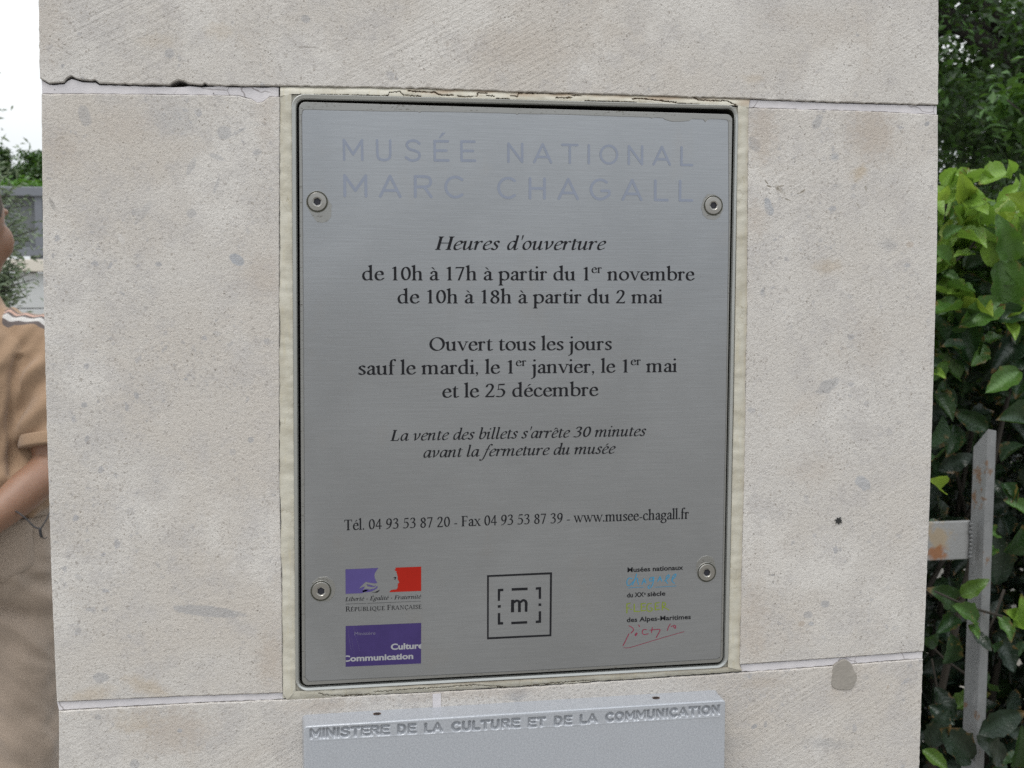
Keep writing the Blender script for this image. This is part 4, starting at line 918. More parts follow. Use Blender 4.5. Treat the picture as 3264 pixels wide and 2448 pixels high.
def top_hole(px,py,name='drain_hole'):
    Yc=-.0105; X0=None
    # intersect the ray with the top face z=bzt
    d_=(at(px,py,0)-CAM); t_=(bzt+.0004-EYE)/d_.z; P=CAM+d_*t_
    mb=MB(); n_=20
    for rr in (.0026,.0021):
        mb.v+=[(P.x+rr*math.cos(2*math.pi*k/n_)*1.05,P.y+rr*math.sin(2*math.pi*k/n_)*.9,bzt+.00075) for k in range(n_)]
    for k in range(n_): mb.f.append((k,(k+1)%n_,n_+(k+1)%n_,n_+k))
    m_=[0]*n_; mb.f.append(tuple(n_+k for k in range(n_))); m_.append(1)
    mesh(name,mb.v,mb.f,[M_rust,M_hole],bx,fmat=m_)
top_hole(1202,2276); top_hole(2091,2225)
boxo('rust_chip',(W(2112,2214)[0],-.0015,W(2112,2214)[1]),(.005,.0012,.0006),M_rust,pillar)
# ------------------------------------------------------------------ ground, paving, far wall
def ground_mat():
    n=NT('pale_gravelly_ground'); p=n.pos()
    c=n.mix(n.noise(p,3,5,.6),(.20,.185,.16),(.27,.25,.22)); c=n.mix(n.math('MULTIPLY',n.noise(p,160,3,.7),.4),c,(.13,.12,.11))
    n.base(c); n.rough(.95); n.bump(n.noise(p,120,3,.7),1,.003); return n.m
gv=[];gf=[]; NG=40
for j in range(NG+1):
    for i in range(NG+1):
        s=lambda t:math.copysign(abs(t)**3,t)*900
        x,y=s(i/NG*2-1),s(j/NG*2-1); gv.append((x,y,-.03+.004*mnoise.noise(Vector((x,y,0)))))
gf=[(j*(NG+1)+i,j*(NG+1)+i+1,(j+1)*(NG+1)+i+1,(j+1)*(NG+1)+i) for j in range(NG) for i in range(NG)]
g=mesh('ground',gv,gf,ground_mat(),kind='structure')
def pave_mat(name,a,b):
    n=NT(name); p=n.pos(); c=n.mix(n.noise(p,5,4,.6),a,b); c=n.mix(n.math('MULTIPLY',n.noise(p,220,3,.7),.35),c,tuple(k*.7 for k in a))
    n.base(c); n.rough(.8); n.bump(n.noise(p,300,3,.6),1,.0006); return n.m
M_pv1=pave_mat('pale_paving',(.36,.35,.33),(.42,.41,.39)); M_pv2=pave_mat('cream_paving',(.50,.47,.37),(.56,.53,.43))
pav=empty('paving',(-1,2,0),None,None); pav['kind']='structure'
me_cache={}
def slab_piece(x0,x1,y0,y1,m):
    k=(round(x1-x0,3),round(y1-y0,3),m.name)
    if k not in me_cache:
        v,f=box_vf((0,0,0),(x1-x0,y1-y0,.05)); me=bpy.data.meshes.new('paving_slab'); me.from_pydata(v,[],f); me.materials.append(m); me_cache[k]=me
    o=bpy.data.objects.new('paving_slab',me_cache[k]); link(o,pav); o.location=Vector(((x0+x1)/2,(y0+y1)/2,-.025+random.uniform(-.0015,.0015)))-Vector(pav.location)
    bevel(o,.003,1)
Yd=at(180,2238,0); dd=(at(180,2236,0)-CAM); td=-EYE/dd.z; YSLOT=(CAM+dd*td).y
print('slot y',YSLOT)
y=YSLOT-.04
while y>-3.2:
    for i in range(9): slab_piece(-4.2+i*.45+.002,-4.2+(i+1)*.45-.002,y-.6+.004,y,M_pv1)
    y-=.6
y=YSLOT+.04
for r in range(9):
    for i in range(9): slab_piece(-4.2+i*.45+.002,-4.2+(i+1)*.45-.002,y+.004,y+.6,M_pv2)
    y+=.6
M_dk=simple('dark_steel',(.03,.033,.04),.5,.3)
dr=boxo('drain_channel',(-2.2,YSLOT,-.02),(4,.075,.035),M_dk); dr['kind']='structure'
# far retaining wall of pale slabs with dark panel fence above
YW=11.0
wz=lambda py: at(0,py,YW).z
M_wall=pave_mat('pale_wall_stone',(.40,.41,.42),(.47,.475,.475)); M_cop=pave_mat('cream_coping',(.50,.46,.41),(.56,.52,.46))
wall=empty('retaining_wall',(-4,YW+.15,0),'pale stone retaining wall under the dark panel fence behind the man','wall')
zc=wz(826); zc2=wz(866)
for i in range(7): boxo('coping_slab',(-7.2+i*1.2,YW+.12,(zc+zc2)/2),(1.195,.34,zc-zc2),M_cop,wall,bv=.008)
z=zc2-.006; r=0
while z>0:
    h=min(.33,z)
    for i in range(8):
        x0=-8+i*1.1+(.55 if r%2 else 0)
        boxo('wall_slab',(x0+.55,YW+.16+random.uniform(-.003,.003),z-h/2),(1.09,.3,h-.008),M_wall,wall,bv=.006)
    z-=h; r+=1
boxo('wall_core',(-4,YW+.22,zc2/2),(8.4,.25,zc2-.02),simple('core_mortar',(.25,.24,.23),.9),wall)
zt_=wz(598); zr=wz(800)
fence=empty('panel_fence',(-4,YW+.15,zc),'dark grey sheet metal fence with posts and rails on top of the pale wall','fence')
M_pan=simple('grey_fence_panel',(.115,.122,.13),.55,.2,var=.12,sc=3); M_rail=simple('grey_fence_rail',(.14,.148,.17),.5,.2)
pw=1.0; xp0=at(122,700,YW).x
for i in range(-6,3):
    x=xp0+i*pw*.62
    boxo('post',(x,YW+.06,(zt_+zc)/2),(.07,.07,zt_-zc-.01),M_rail,fence,bv=.004)
    boxo('panel',(x-.31,YW+.10,(zt_+zc)/2),(.545,.02,zt_-zc-.10),M_pan,fence)
boxo('rail',(xp0-1.3,YW+.05,zt_-.03),(6,.10,.085),M_rail,fence,bv=.006); boxo('rail',(xp0-1.3,YW+.05,wz(802)),(6,.10,.075),M_rail,fence,bv=.006); 
# ------------------------------------------------------------------ foliage
def leaf_mat(name,cols,rough=.45,trans=.25,vein=False,spec=.5,wear=0):
    n=NT(name); p=n.pos()
    ri=n.n('ShaderNodeNewGeometry').outputs['Random Per Island']
    st=[(i/(len(cols)-1) if len(cols)>1 else 0,c) for i,c in enumerate(cols)]
    c=n.ramp(ri,st) if len(cols)>1 else cols[0]; c=n.mix(n.math('MULTIPLY',n.noise(p,35,3,.6),.5),c,tuple(k*.55 for k in cols[0]))
    if vein:
        a=n.n('ShaderNodeAttribute',attribute_name='vein').outputs['Fac']
        c=n.mix(n.math('MULTIPLY',a,.6),c,tuple(min(1,k*1.7+.03) for k in cols[0]))
        ls=n.n('ShaderNodeAttribute',attribute_name='leafspace').outputs['Vector']; sl=n.n('ShaderNodeSeparateXYZ'); n.put(ls,sl.inputs[0])
        ab=n.math('ABSOLUTE',sl.outputs[1]); ph=n.math('ADD',n.math('MULTIPLY',n.math('SUBTRACT',sl.outputs[0],n.math('MULTIPLY',ab,.16)),52.0),n.math('MULTIPLY',n.noise(ls,6,2,.5),3))
        rib=n.sm(n.math('SINE',ph),.80,1.0); c=n.mix(n.math('MULTIPLY',rib,.30),c,tuple(min(1,k*1.6+.02) for k in cols[0]))
        oi=n.n('ShaderNodeNewGeometry').outputs['Random Per Island']; ob=n.n('ShaderNodeObjectInfo').outputs['Random']
        hv=n.math('FRACT',n.math('ADD',oi,ob)); c=n.mix(n.math('MULTIPLY',hv,.45),c,(cols[0][0]*.55,cols[0][1]*.70,cols[0][2]*.9)); c=n.mix(n.math('MULTIPLY',n.math('GREATER_THAN',hv,.8),.35),c,(cols[0][0]*1.9,cols[0][1]*1.25,cols[0][2]))
        edge=n.math('MULTIPLY',n.sm(ab,.62,.98),n.sm(n.noise(p,42,4,.7),.55,.62)); tip=n.math('MULTIPLY',n.sm(sl.outputs[0],.86,.97),n.math('GREATER_THAN',n.noise(p,11,1),.52))
        c=n.mix(n.math('MULTIPLY',n.math('MAXIMUM',edge,tip),.75),c,(.16,.09,.03))
    if wear:
        c=n.mix(n.math('MULTIPLY',n.sm(n.noise(p,24,3,.6),.66,.72),wear),c,(.30,.20,.05))
    n.base(c); n.rough(rough); n.b.inputs['Specular IOR Level'].default_value=spec
    if trans:
        tr=n.n('ShaderNodeBsdfTranslucent'); n.put(n.mix(.5,c,(.12,.22,.02)),tr.inputs[0]); ms=n.n('ShaderNodeMixShader'); ms.inputs[0].default_value=trans
        n.t.links.new(n.b.outputs[0],ms.inputs[1]); n.t.links.new(tr.outputs[0],ms.inputs[2]); n.t.links.new(ms.outputs[0],n.out.inputs[0])
    n.bump(n.math('ADD',n.noise(p,160,3,.6),n.math('MULTIPLY',rib,.5)) if vein else n.noise(p,200,2,.5),1,.0012 if vein else .0006)
    return n.m
def leaves(name,pts,sizes,mat,parent,aspect=.5,up=.5,kind='stuff',fold=.25):
    """many small folded leaves as one mesh"""
    n=len(pts); pts=np.asarray(pts); s=np.asarray(sizes)[:,None]
    d=rng.normal(size=(n,3)); d[:,2]*=.6; d/=np.linalg.norm(d,axis=1)[:,None]
    nr=rng.normal(size=(n,3)); nr[:,2]+=up*2; nr-=d*(nr*d).sum(1)[:,None]; nr/=np.linalg.norm(nr,axis=1)[:,None]
    w=np.cross(d,nr)
    a=pts-d*s/2; b=pts+d*s/2; c1=pts+w*s*aspect/2+nr*s*fold*.5; c2=pts-w*s*aspect/2+nr*s*fold*.5
    V=np.stack([a,c1,b,c2],1).reshape(-1,3); i=np.arange(n)*4
    off=np.array(wloc(parent)) if parent is not None else 0
    me=bpy.data.meshes.new(name); V=V-off
    me.vertices.add(len(V)); me.vertices.foreach_set('co',V.ravel())
    F3=np.stack([i,i+1,i+2,i,i+2,i+3],1).reshape(-1,3)
    me.loops.add(F3.size); me.loops.foreach_set('vertex_index',F3.ravel()); me.polygons.add(len(F3)); me.polygons.foreach_set('loop_start',np.arange(len(F3))*3); me.polygons.foreach_set('loop_total',np.full(len(F3),3))
    me.materials.append(mat); me.update(calc_edges=True); me.validate()
    o=bpy.data.objects.new(name,me); link(o,parent); o['kind']=kind
    return o
M_bark=simple('bark',(.028,.024,.02),.9,var=.35,sc=30,bumpd=.006,bsc=60)
def clumps(n,centre,rad,k,cr,gap=.0,flat=.6):
    """n leaf points in k clumps on and inside an ellipsoid"""
    c=np.array(centre); rad=np.array(rad); u=rng.normal(size=(k,3)); u/=np.linalg.norm(u,axis=1)[:,None]; r=rng.uniform(.45,1.0,size=(k,1))
    C=c+u*r*rad; idx=rng.integers(0,k,n); w=rng.normal(size=(n,3))*cr*np.array([1,1,flat]); return C[idx]+w
def tree(loc,h,crown_c,crown_r,n,k,cr,leaf,mats,label,group=None,trunk_r=.12,pts=None,cat='tree'):
    t=empty('tree',loc,label,cat,group); x,y,z=loc
    cz=crown_c[2]
    v,f=tube_vf([(x,y,z),(x+.05,y,z+h*.25),(x-.04,y+.05,z+h*.5),(crown_c[0],crown_c[1],cz)],[trunk_r,trunk_r*.85,trunk_r*.7,trunk_r*.3],10); mesh('trunk',v,f,M_bark,t,smooth=True)
    for i in range(7):
        a=random.uniform(0,6.28); z0=z+h*random.uniform(.4,.7); e=Vector((crown_c[0]+math.cos(a)*crown_r[0]*.75,crown_c[1]+math.sin(a)*crown_r[1]*.75,cz+random.uniform(-.5,.6)*crown_r[2]))
        b=Vector((x,y,z0)); m=b.lerp(e,.5)+Vector((0,0,random.uniform(0,.3))); v,f=tube_vf([b,m,e],[trunk_r*.45,trunk_r*.3,trunk_r*.1],7); mesh('branch',v,f,M_bark,t,smooth=True)
    P=clumps(n,crown_c,crown_r,k,cr) if pts is None else pts
    for i,m in enumerate(mats):
        q=P[i::len(mats)]; leaves('crown',q,rng.uniform(.7,1.2,len(q))*leaf,m,t)
    return t
M_lf_dark=leaf_mat('dark_tree_leaf',[(.012,.030,.008),(.022,.055,.012),(.035,.085,.016)],.5,.2); M_lf_mid=leaf_mat('mid_tree_leaf',[(.03,.075,.015),(.05,.13,.02),(.075,.17,.03)],.5,.3)
M_lf_bri=leaf_mat('bright_shrub_leaf',[(.07,.17,.02),(.10,.25,.03)],.5,.35); M_lf_oli=leaf_mat('olive_leaf',[(.10,.14,.08),(.16,.21,.12),(.24,.29,.19)],.55,.1)
# left: beyond the fence
p=at(138,562,14.0); tree((p.x+.2,14,0),3.0,(p.x,14.1,p.z),(.30,.30,.36),9000,46,.055,.05,[M_lf_dark,M_lf_mid],'dark green tree beyond the panel fence, its crown rising against the white sky',trunk_r=.09)
p=at(95,590,12.0); tree((p.x,12.0,0),2.6,(p.x+.05,12.0,p.z-.16),(.55,.35,.25),6000,30,.09,.06,[M_lf_bri],'bright green shrub just above the top rail of the panel fence',trunk_r=.04,cat='shrub')
p=at(-25,555,13.5); tree((p.x-.5,13.5,0),3.0,(p.x-.05,13.5,p.z),(.30,.3,.30),7000,40,.05,.05,[M_lf_dark],'dark tree at the left edge beyond the panel fence',trunk_r=.08)
# olive in front of the fence: drooping sprays
ol=empty('olive_tree',(-3.6,6.4,0),'grey green olive tree between the man and the panel fence','tree')
v,f=tube_vf([(-3.6,6.4,0),(-3.55,6.38,.6),(-3.7,6.42,1.1),(-3.5,6.35,1.6)],[.10,.08,.07,.03],9); mesh('trunk',v,f,M_bark,ol,smooth=True)
op=[];osz=[]
def spray(a,b,n,w):
    a=Vector(a);b=Vector(b); m=a.lerp(b,.5)+Vector((0,0,.06)); 
    v,f=tube_vf([a,m,b],[.006,.004,.002],5); mesh('branch',v,f,M_bark,ol)
    for i in range(n):
        t=random.random(); q=a.lerp(m,t*2) if t<.5 else m.lerp(b,t*2-1)
        op.append((q.x+random.gauss(0,w),q.y+random.gauss(0,w),q.z+random.gauss(0,w)))
base=Vector((-2.75,6.3,1.35))
for (px,py) in [(60,640),(75,650),(50,705),(92,655),(65,720),(80,745),(110,735),(125,730),(100,770),(70,790),(60,830),(95,870),(80,855),(110,890),(85,920),(40,600),(30,620),(30,870),(20,920),(50,880),(95,940),(10,560),(30,530),(-30,700),(-40,900)]:
    e=at(px,py,6.3+random.uniform(-.2,.2)); b=at(-60+random.uniform(-20,20),py+random.uniform(40,160),6.3); spray(b,e,24,.016)
for (px,py,n_,w) in [(-5,900,420,.05),(-90,800,900,.14),(-190,700,2500,.22),(-10,960,350,.045),(-10,760,90,.05),(-260,620,900,.2)]:
    c=at(px,py,6.3)
    for i in range(n_): op.append((c.x+random.gauss(0,w),c.y+random.gauss(0,w),c.z+random.gauss(0,w*1.1)))
leaves('crown',op,rng.uniform(.7,1.2,len(op))*.052,M_lf_oli,ol,aspect=.22,up=.2)
# right: dark trees behind the hedge
def frame_pts(n,x0,x1,y0,y1,d0,d1,gapf=None):
    out=[]
    while len(out)<n:
        px=random.uniform(x0,x1);py=random.uniform(y0,y1);Y=random.uniform(d0,d1)
        p=at(px,py,Y)
        if gapf and gapf(p): continue
        out.append((p.x,p.y,p.z))
    return np.array(out)
def gaps(sc,th,seed):
    return lambda p: mnoise.noise(Vector((p.x*sc+seed,p.y*sc*.5,p.z*sc)))*.7+mnoise.noise(Vector((p.x*sc*2.7,p.y*sc*.5+seed,p.z*sc*2.7)))*.4> th
def cloud(n,cx,cy,cz,rx,ry,rz,k,cr): return clumps(n,(cx,cy,cz),(rx,ry,rz),k,cr)
T1=at(3130,150,4.2)
tree((4.3,5.2,0),5,(T1.x+.25,5.2,T1.z+.45),(1.9,1.1,1.35),52000,330,.11,.052,[M_lf_dark,M_lf_dark,M_lf_mid],'tall dark broadleaf tree behind the hedge with sky showing through its crown',trunk_r=.13)
tree((5.6,8.2,0),5,(5.7,8.2,2.1),(2.6,1.4,1.9),42000,300,.16,.075,[M_lf_dark],'deep green tree farther back, filling the shade under the tall dark tree',trunk_r=.15)
tree((3.9,3.9,0),2.6,(3.95,3.9,1.05),(1.5,.8,.95),26000,180,.12,.06,[M_lf_dark],'low dark shrub between the hedge and the tall dark tree',trunk_r=.05,cat='shrub')
p=at(3262,330,3.2); tree((p.x+.75,3.2,0),2.6,(p.x+.32,3.2,p.z+.02),(.48,.3,.22),2600,34,.05,.05,[M_lf_mid],'light green sapling whose branch reaches in at the right edge above the hedge',trunk_r=.03,cat='sapling')
# ------------------------------------------------------------------ laurel hedge
def laurel_mesh(name,mat,bend,curl,wav,seed,w=.42):
    ns,nw=11,5; v=[];vein=[];lsp=[]
    for i in range(ns):
        t=i/(ns-1); hw=w/2*math.sin(math.pi*min(1,t*.98+.01))**.8*(1-.25*(t-.45)); hw=max(hw,.004)
        for j in range(nw):
            s=j/(nw-1)*2-1
            e=hw*(1+.10*math.sin(9*t*math.pi+seed)*(abs(s)>.9))
            v.append((t,s*e,bend*(t*t)*-.5+curl*abs(s)**1.5*hw*2+wav*math.sin(t*13+seed)*abs(s)*.06+.02*math.sin(t*5+seed*2))); vein.append(1.0 if abs(s)<.01 else 0.0); lsp+=[t,s,0]
    f=[(i*nw+j,(i+1)*nw+j,(i+1)*nw+j+1,i*nw+j+1) for i in range(ns-1) for j in range(nw-1)]
    me=bpy.data.meshes.new(name); me.from_pydata(v,[],f); me.materials.append(mat); me.polygons.foreach_set('use_smooth',[True]*len(f))
    a=me.attributes.new('vein','FLOAT','POINT'); a.data.foreach_set('value',vein); a=me.attributes.new('leafspace','FLOAT_VECTOR','POINT'); a.data.foreach_set('vector',lsp); me.update(); return me
LM=[leaf_mat('laurel_dark',[(.007,.019,.009)],.30,.10,True,.4),leaf_mat('laurel_mid',[(.017,.046,.014)],.32,.18,True,.4,.5),leaf_mat('laurel_green',[(.06,.135,.022)],.36,.30,True,.5,.5),leaf_mat('laurel_bright',[(.20,.33,.045)],.42,.42,True,.5,.35)]  # darkest tone lowered further: shade low and inside the hedge put into colour
LMESH=[[laurel_mesh('leaf',m,random.uniform(-.1,.5),random.uniform(.15,.7),random.uniform(.3,1.2),random.uniform(0,6),random.uniform(.48,.62)) for _ in range(5)] for m in LM]
hedge=empty('laurel_hedge',(1.5,1.5,0),'clipped laurel hedge right of the pillar, bright yellow green on top and dark below','hedge')
hoff=Vector(hedge.location)
def leaf_matrix(p,d,nrm,L):
    d=Vector(d).normalized(); n_=Vector(nrm); n_=(n_-d*n_.dot(d)).normalized(); w=n_.cross(d)
    m=Matrix.Identity(4)
    for i in range(3): m[i][0]=d[i]*L; m[i][1]=w[i]*L; m[i][2]=n_[i]*L; m[i][3]=p[i]
    return m
leafcount=0
def put_leaf(p,d,nrm,L,tone):
    global leafcount
    o=bpy.data.objects.new('leaf',random.choice(LMESH[tone])); link(o,hedge); m=leaf_matrix(Vector(p)-hoff,d,nrm,L); o.matrix_local=m; leafcount+=1; return o
VR,VF,VU=Vector(cr),Vector(cf),Vector(cu)
# hero leaves: base pixel, tip pixel, tone, tilt of the face (sideways, up), depth
heroes=[((3218,1010),(3205,800),2,(-.2,.1),1.02),((3190,965),(3080,1025),2,(0,.35),1.0),((3200,1030),(3240,1075),3,(.3,.3),.99),((3060,1010),(3100,1165),1,(-.3,.1),1.06),((3130,1095),(3110,1160),2,(.4,0),1.03),
 ((3250,1060),(3180,1170),0,(.1,.4),1.05),((3245,1185),(3160,1235),2,(0,.5),1.0),((3060,1210),(3000,1130),2,(.2,.4),1.08),((2985,1000),(3040,945),2,(-.2,.3),1.04),((3040,980),(3005,1060),0,(-.1,.3),1.12),
 ((2990,1240),(3050,1290),1,(0,.4),1.1),((2985,1190),(3010,1200),3,(-.3,.3),1.02),((3270,1345),(3185,1335),1,(0,.5),1.0),((3270,1140),(3240,1260),1,(-.4,.2),1.1),
 ((3130,720),(3120,630),3,(-.1,.25),1.02),((3075,690),(3100,610),3,(.2,.3),1.02),((3160,850),(3150,740),3,(0,.1),1.0),((3230,840),(3190,700),2,(-.3,.2),.98),((3010,760),(3060,720),2,(-.2,.5),1.0),((3085,640),(3065,560),3,(-.4,.1),1.0),
 ((3000,590),(3050,535),3,(.1,.5),1.04),((3085,575),(3045,560),3,(0,.6),1.02),((3205,560),(3225,515),3,(.3,.2),1.0),((3210,545),(3120,590),3,(-.2,.4),1.02),((3240,620),(3262,560),3,(.5,.1),1.0),((2985,640),(3020,590),3,(.2,.3),1.0),
 ((3010,650),(3080,620),3,(.1,.5),1.03),((3255,680),(3225,620),3,(.3,.3),1.0),((3020,840),(2985,790),2,(.1,.4),1.0),((3080,860),(3160,810),1,(0,.6),1.06),((3000,870),(3060,890),2,(-.1,.5),1.05),((3060,905),(3130,890),1,(0,.5),1.08),
 ((3190,900),(3160,850),1,(.2,.4),1.08),((3050,760),(3110,730),3,(.1,.5),1.03),((3250,780),(3264,700),2,(.3,.2),1.0),((3170,1740),(3110,1760),2,(0,.5),.99),((3060,1900),(3145,1850),2,(-.1,.4),.92),((3110,1980),(3060,1930),2,(.1,.5),.93),
 ((3050,1930),(2985,1880),1,(0,.4),.96),((3040,1960),(3000,2010),1,(.1,.4),.95),((3090,1990),(3120,2030),2,(0,.5),.92),((3170,1860),(3180,1700),0,(.2,.2),1.04),((3200,1560),(3240,1600),1,(.2,.4),1.0),((3200,1540),(3225,1600),1,(-.1,.3),1.0),((3150,1530),(3210,1590),0,(0,.3),1.02),
 ((3200,1760),(3260,1680),1,(.3,.3),1.0),((3175,1700),(3150,1695),2,(.1,.4),.98),((3100,2010),(3160,2070),0,(0,.4),.93),((3180,1960),(3230,2040),2,(.2,.3),.95),((3230,2000),(3264,1910),3,(.1,.3),.9),((3264,1990),(3230,1950),3,(.1,.4),.9),((3180,2030),(3235,2140),0,(.1,.2),.98),
 ((3120,2340),(3264,2270),0,(0,.5),.9),((2960,2380),(3020,2270),0,(-.2,.3),.95),((2960,2250),(3040,2310),0,(0,.4),.97),((3090,2420),(3010,2330),0,(.1,.3),.94),((2940,2390),(3020,2448),2,(0,.5),.86),((3200,2430),(3130,2350),0,(.1,.5),.93),((2980,2190),(3050,2290),0,(0,.3),1.0),
 ((3000,1560),(2975,1530),3,(.2,.3),.98),((2950,2060),(2990,2020),1,(0,.4),.95),((3240,2448),(3264,2330),1,(0,.4),.9),((2990,1500),(3100,1450),0,(0,.2),1.1),((3000,1650),(3050,1700),0,(0,.2),1.2)]
for b,t,tone,tilt,Y in heroes:
    B=at(*b,Y+.02); Tp=at(*t,Y-.01); L=(Tp-B).length; nrm=-VF+VR*tilt[0]+VU*tilt[1]
    put_leaf(B,Tp-B,nrm,L*1.03,tone)
def hedge_point(vis):
    if vis: px=random.uniform(2960,3300);
    else: px=random.uniform(2700,3300)
    return px
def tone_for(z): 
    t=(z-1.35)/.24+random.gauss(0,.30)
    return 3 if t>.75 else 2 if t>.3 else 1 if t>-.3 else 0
nh=len(heroes)
top_at=lambda x:1.665+.03*math.sin(x*9)+.02*math.sin(x*23+1)
vis_box=[]
while leafcount<300:
    px=random.uniform(2950,3290); py=random.uniform(530,1180) if random.random()<.62 else random.uniform(1180,2500)
    if py>1250 and random.random()<.45: continue
    Y=random.uniform(1.02,1.30) if py<1150 else random.uniform(1.12,1.5)
    if py>1350: Y=random.uniform(1.22,1.55)
    front=py>1200 and random.random()<.42
    if front: Y=random.uniform(.99,1.16)
    p=at(px,py,Y)
    if p.z>top_at(p.x): continue
    d=Vector((random.gauss(0,1),random.gauss(-.5,.7),random.gauss(.35,.7))); nrm=Vector((random.gauss(0,.5),random.gauss(-.7,.5),random.gauss(.9,.4)))
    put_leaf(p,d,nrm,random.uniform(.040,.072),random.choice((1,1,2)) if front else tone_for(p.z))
print('leaves',leafcount)
# the rest of the hedge: joined per tone
def joined_leaves(n,sampler,parent,tones,Lr=(.05,.085)):
    buf={k:([],[]) for k in range(4)}
    for i in range(n):
        p=sampler(); k=tones(p); me=random.choice(LMESH[k])
        d=Vector((random.gauss(0,1),random.gauss(-.3,.8),random.gauss(.3,.7))); nrm=Vector((random.gauss(0,.6),random.gauss(-.5,.6),random.gauss(.8,.5)))
        m=leaf_matrix(p,d,nrm,random.uniform(*Lr)); buf[k][0].append(np.array(m)); buf[k][1].append(me)
    for k,(ms,mes) in buf.items():
        V=[];F_=[];A=[];LS=[];off=0
        for m,me in zip(ms,mes):
            n_=len(me.vertices); co_=np.empty(n_*3); me.vertices.foreach_get('co',co_); c=co_.reshape(-1,3); V.append(c@m[:3,:3].T+m[:3,3]); 
            q=np.empty(len(me.polygons)*4,dtype=int); me.loops.foreach_get('vertex_index',q); F_.append(q.reshape(-1,4)+off); off+=n_
            a=np.empty(n_); me.attributes['vein'].data.foreach_get('value',a); A.append(a); b_=np.empty(n_*3); me.attributes['leafspace'].data.foreach_get('vector',b_); LS.append(b_)
        if not V: continue
        V=np.concatenate(V)-np.array(wloc(parent)); F_=np.concatenate(F_); A=np.concatenate(A)
        me=bpy.data.meshes.new('foliage'); me.vertices.add(len(V)); me.vertices.foreach_set('co',V.ravel()); me.loops.add(F_.size); me.loops.foreach_set('vertex_index',F_.ravel().astype(np.int32)); me.polygons.add(len(F_)); me.polygons.foreach_set('loop_start',np.arange(len(F_))*4); me.polygons.foreach_set('loop_total',np.full(len(F_),4)); me.polygons.foreach_set('use_smooth',[True]*len(F_))
        me.materials.append(LM[k]); me.update(calc_edges=True); at_=me.attributes.new('vein','FLOAT','POINT'); at_.data.foreach_set('value',A); at_=me.attributes.new('leafspace','FLOAT_VECTOR','POINT'); at_.data.foreach_set('vector',np.concatenate(LS))
        o=bpy.data.objects.new('foliage',me); link(o,parent); o['kind']='stuff'
def samp():
    while True:
        x=random.uniform(.72,2.3); y=random.uniform(1.1,1.95)+(.0); z=random.uniform(.05,1.7)
        if z>top_at(x)-.01: continue
        # the stretch beside the pillar that the photograph shows: keep its front open where the fence stands
        px=(x)/(y+DIST)
        if y<1.45 and z<1.22 and .50<px<.72 and random.random()<.93: continue
        if y<1.5 and .53<px<.68 and random.random()<.55: continue
        return Vector((x,y,z))
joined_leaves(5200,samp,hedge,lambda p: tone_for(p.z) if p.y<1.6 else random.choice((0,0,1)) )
def samp3():
    while True:
        p=at(random.uniform(2940,3330),random.uniform(540,1250),random.uniform(1.08,1.6))
        if p.z<top_at(p.x)-.005: return p
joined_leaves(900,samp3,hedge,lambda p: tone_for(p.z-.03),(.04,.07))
def samp2():
    while True:
        x=random.uniform(.9,2.5); y=random.uniform(1.45,2.1); z=random.uniform(.0,1.5)
        if .50<x/(y+DIST)<.72: return Vector((x,y,z))
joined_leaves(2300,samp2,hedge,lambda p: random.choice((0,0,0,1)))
random.seed(11)
M_stem=simple('hedge_stem',(.022,.017,.011),.8,var=.3,sc=60)  # stem colour lowered as well, for the shade inside the hedge
for i in range(16):
    x=random.uniform(.8,2.2); y=random.uniform(1.3,1.8); a=Vector((x,y,0)); b=a+Vector((random.gauss(0,.08),random.gauss(0,.06),.7)); c=b+Vector((random.gauss(0,.15),random.gauss(-.08,.08),random.uniform(.5,.85)))
    v,f=tube_vf([a,b,c],[.011,.008,.003],6); mesh('stem',v,f,M_stem,hedge,smooth=True)
for (a,b,Y) in [((3195,1965),(2980,1885),.94),((3200,1880),(3150,2010),1.0),((3080,2150),(2950,2040),1.2),((3010,2300),(2970,2100),1.15),((3130,740),(3050,830),1.05),((3240,860),(3150,980),1.05),((3020,600),(3010,700),1.05)]:
    v,f=tube_vf([at(*a,Y),at((a[0]+b[0])/2,(a[1]+b[1])/2+10,Y+.01),at(*b,Y)],[.0025,.0022,.0018],6); mesh('stem',v,f,M_stem,hedge,smooth=True)
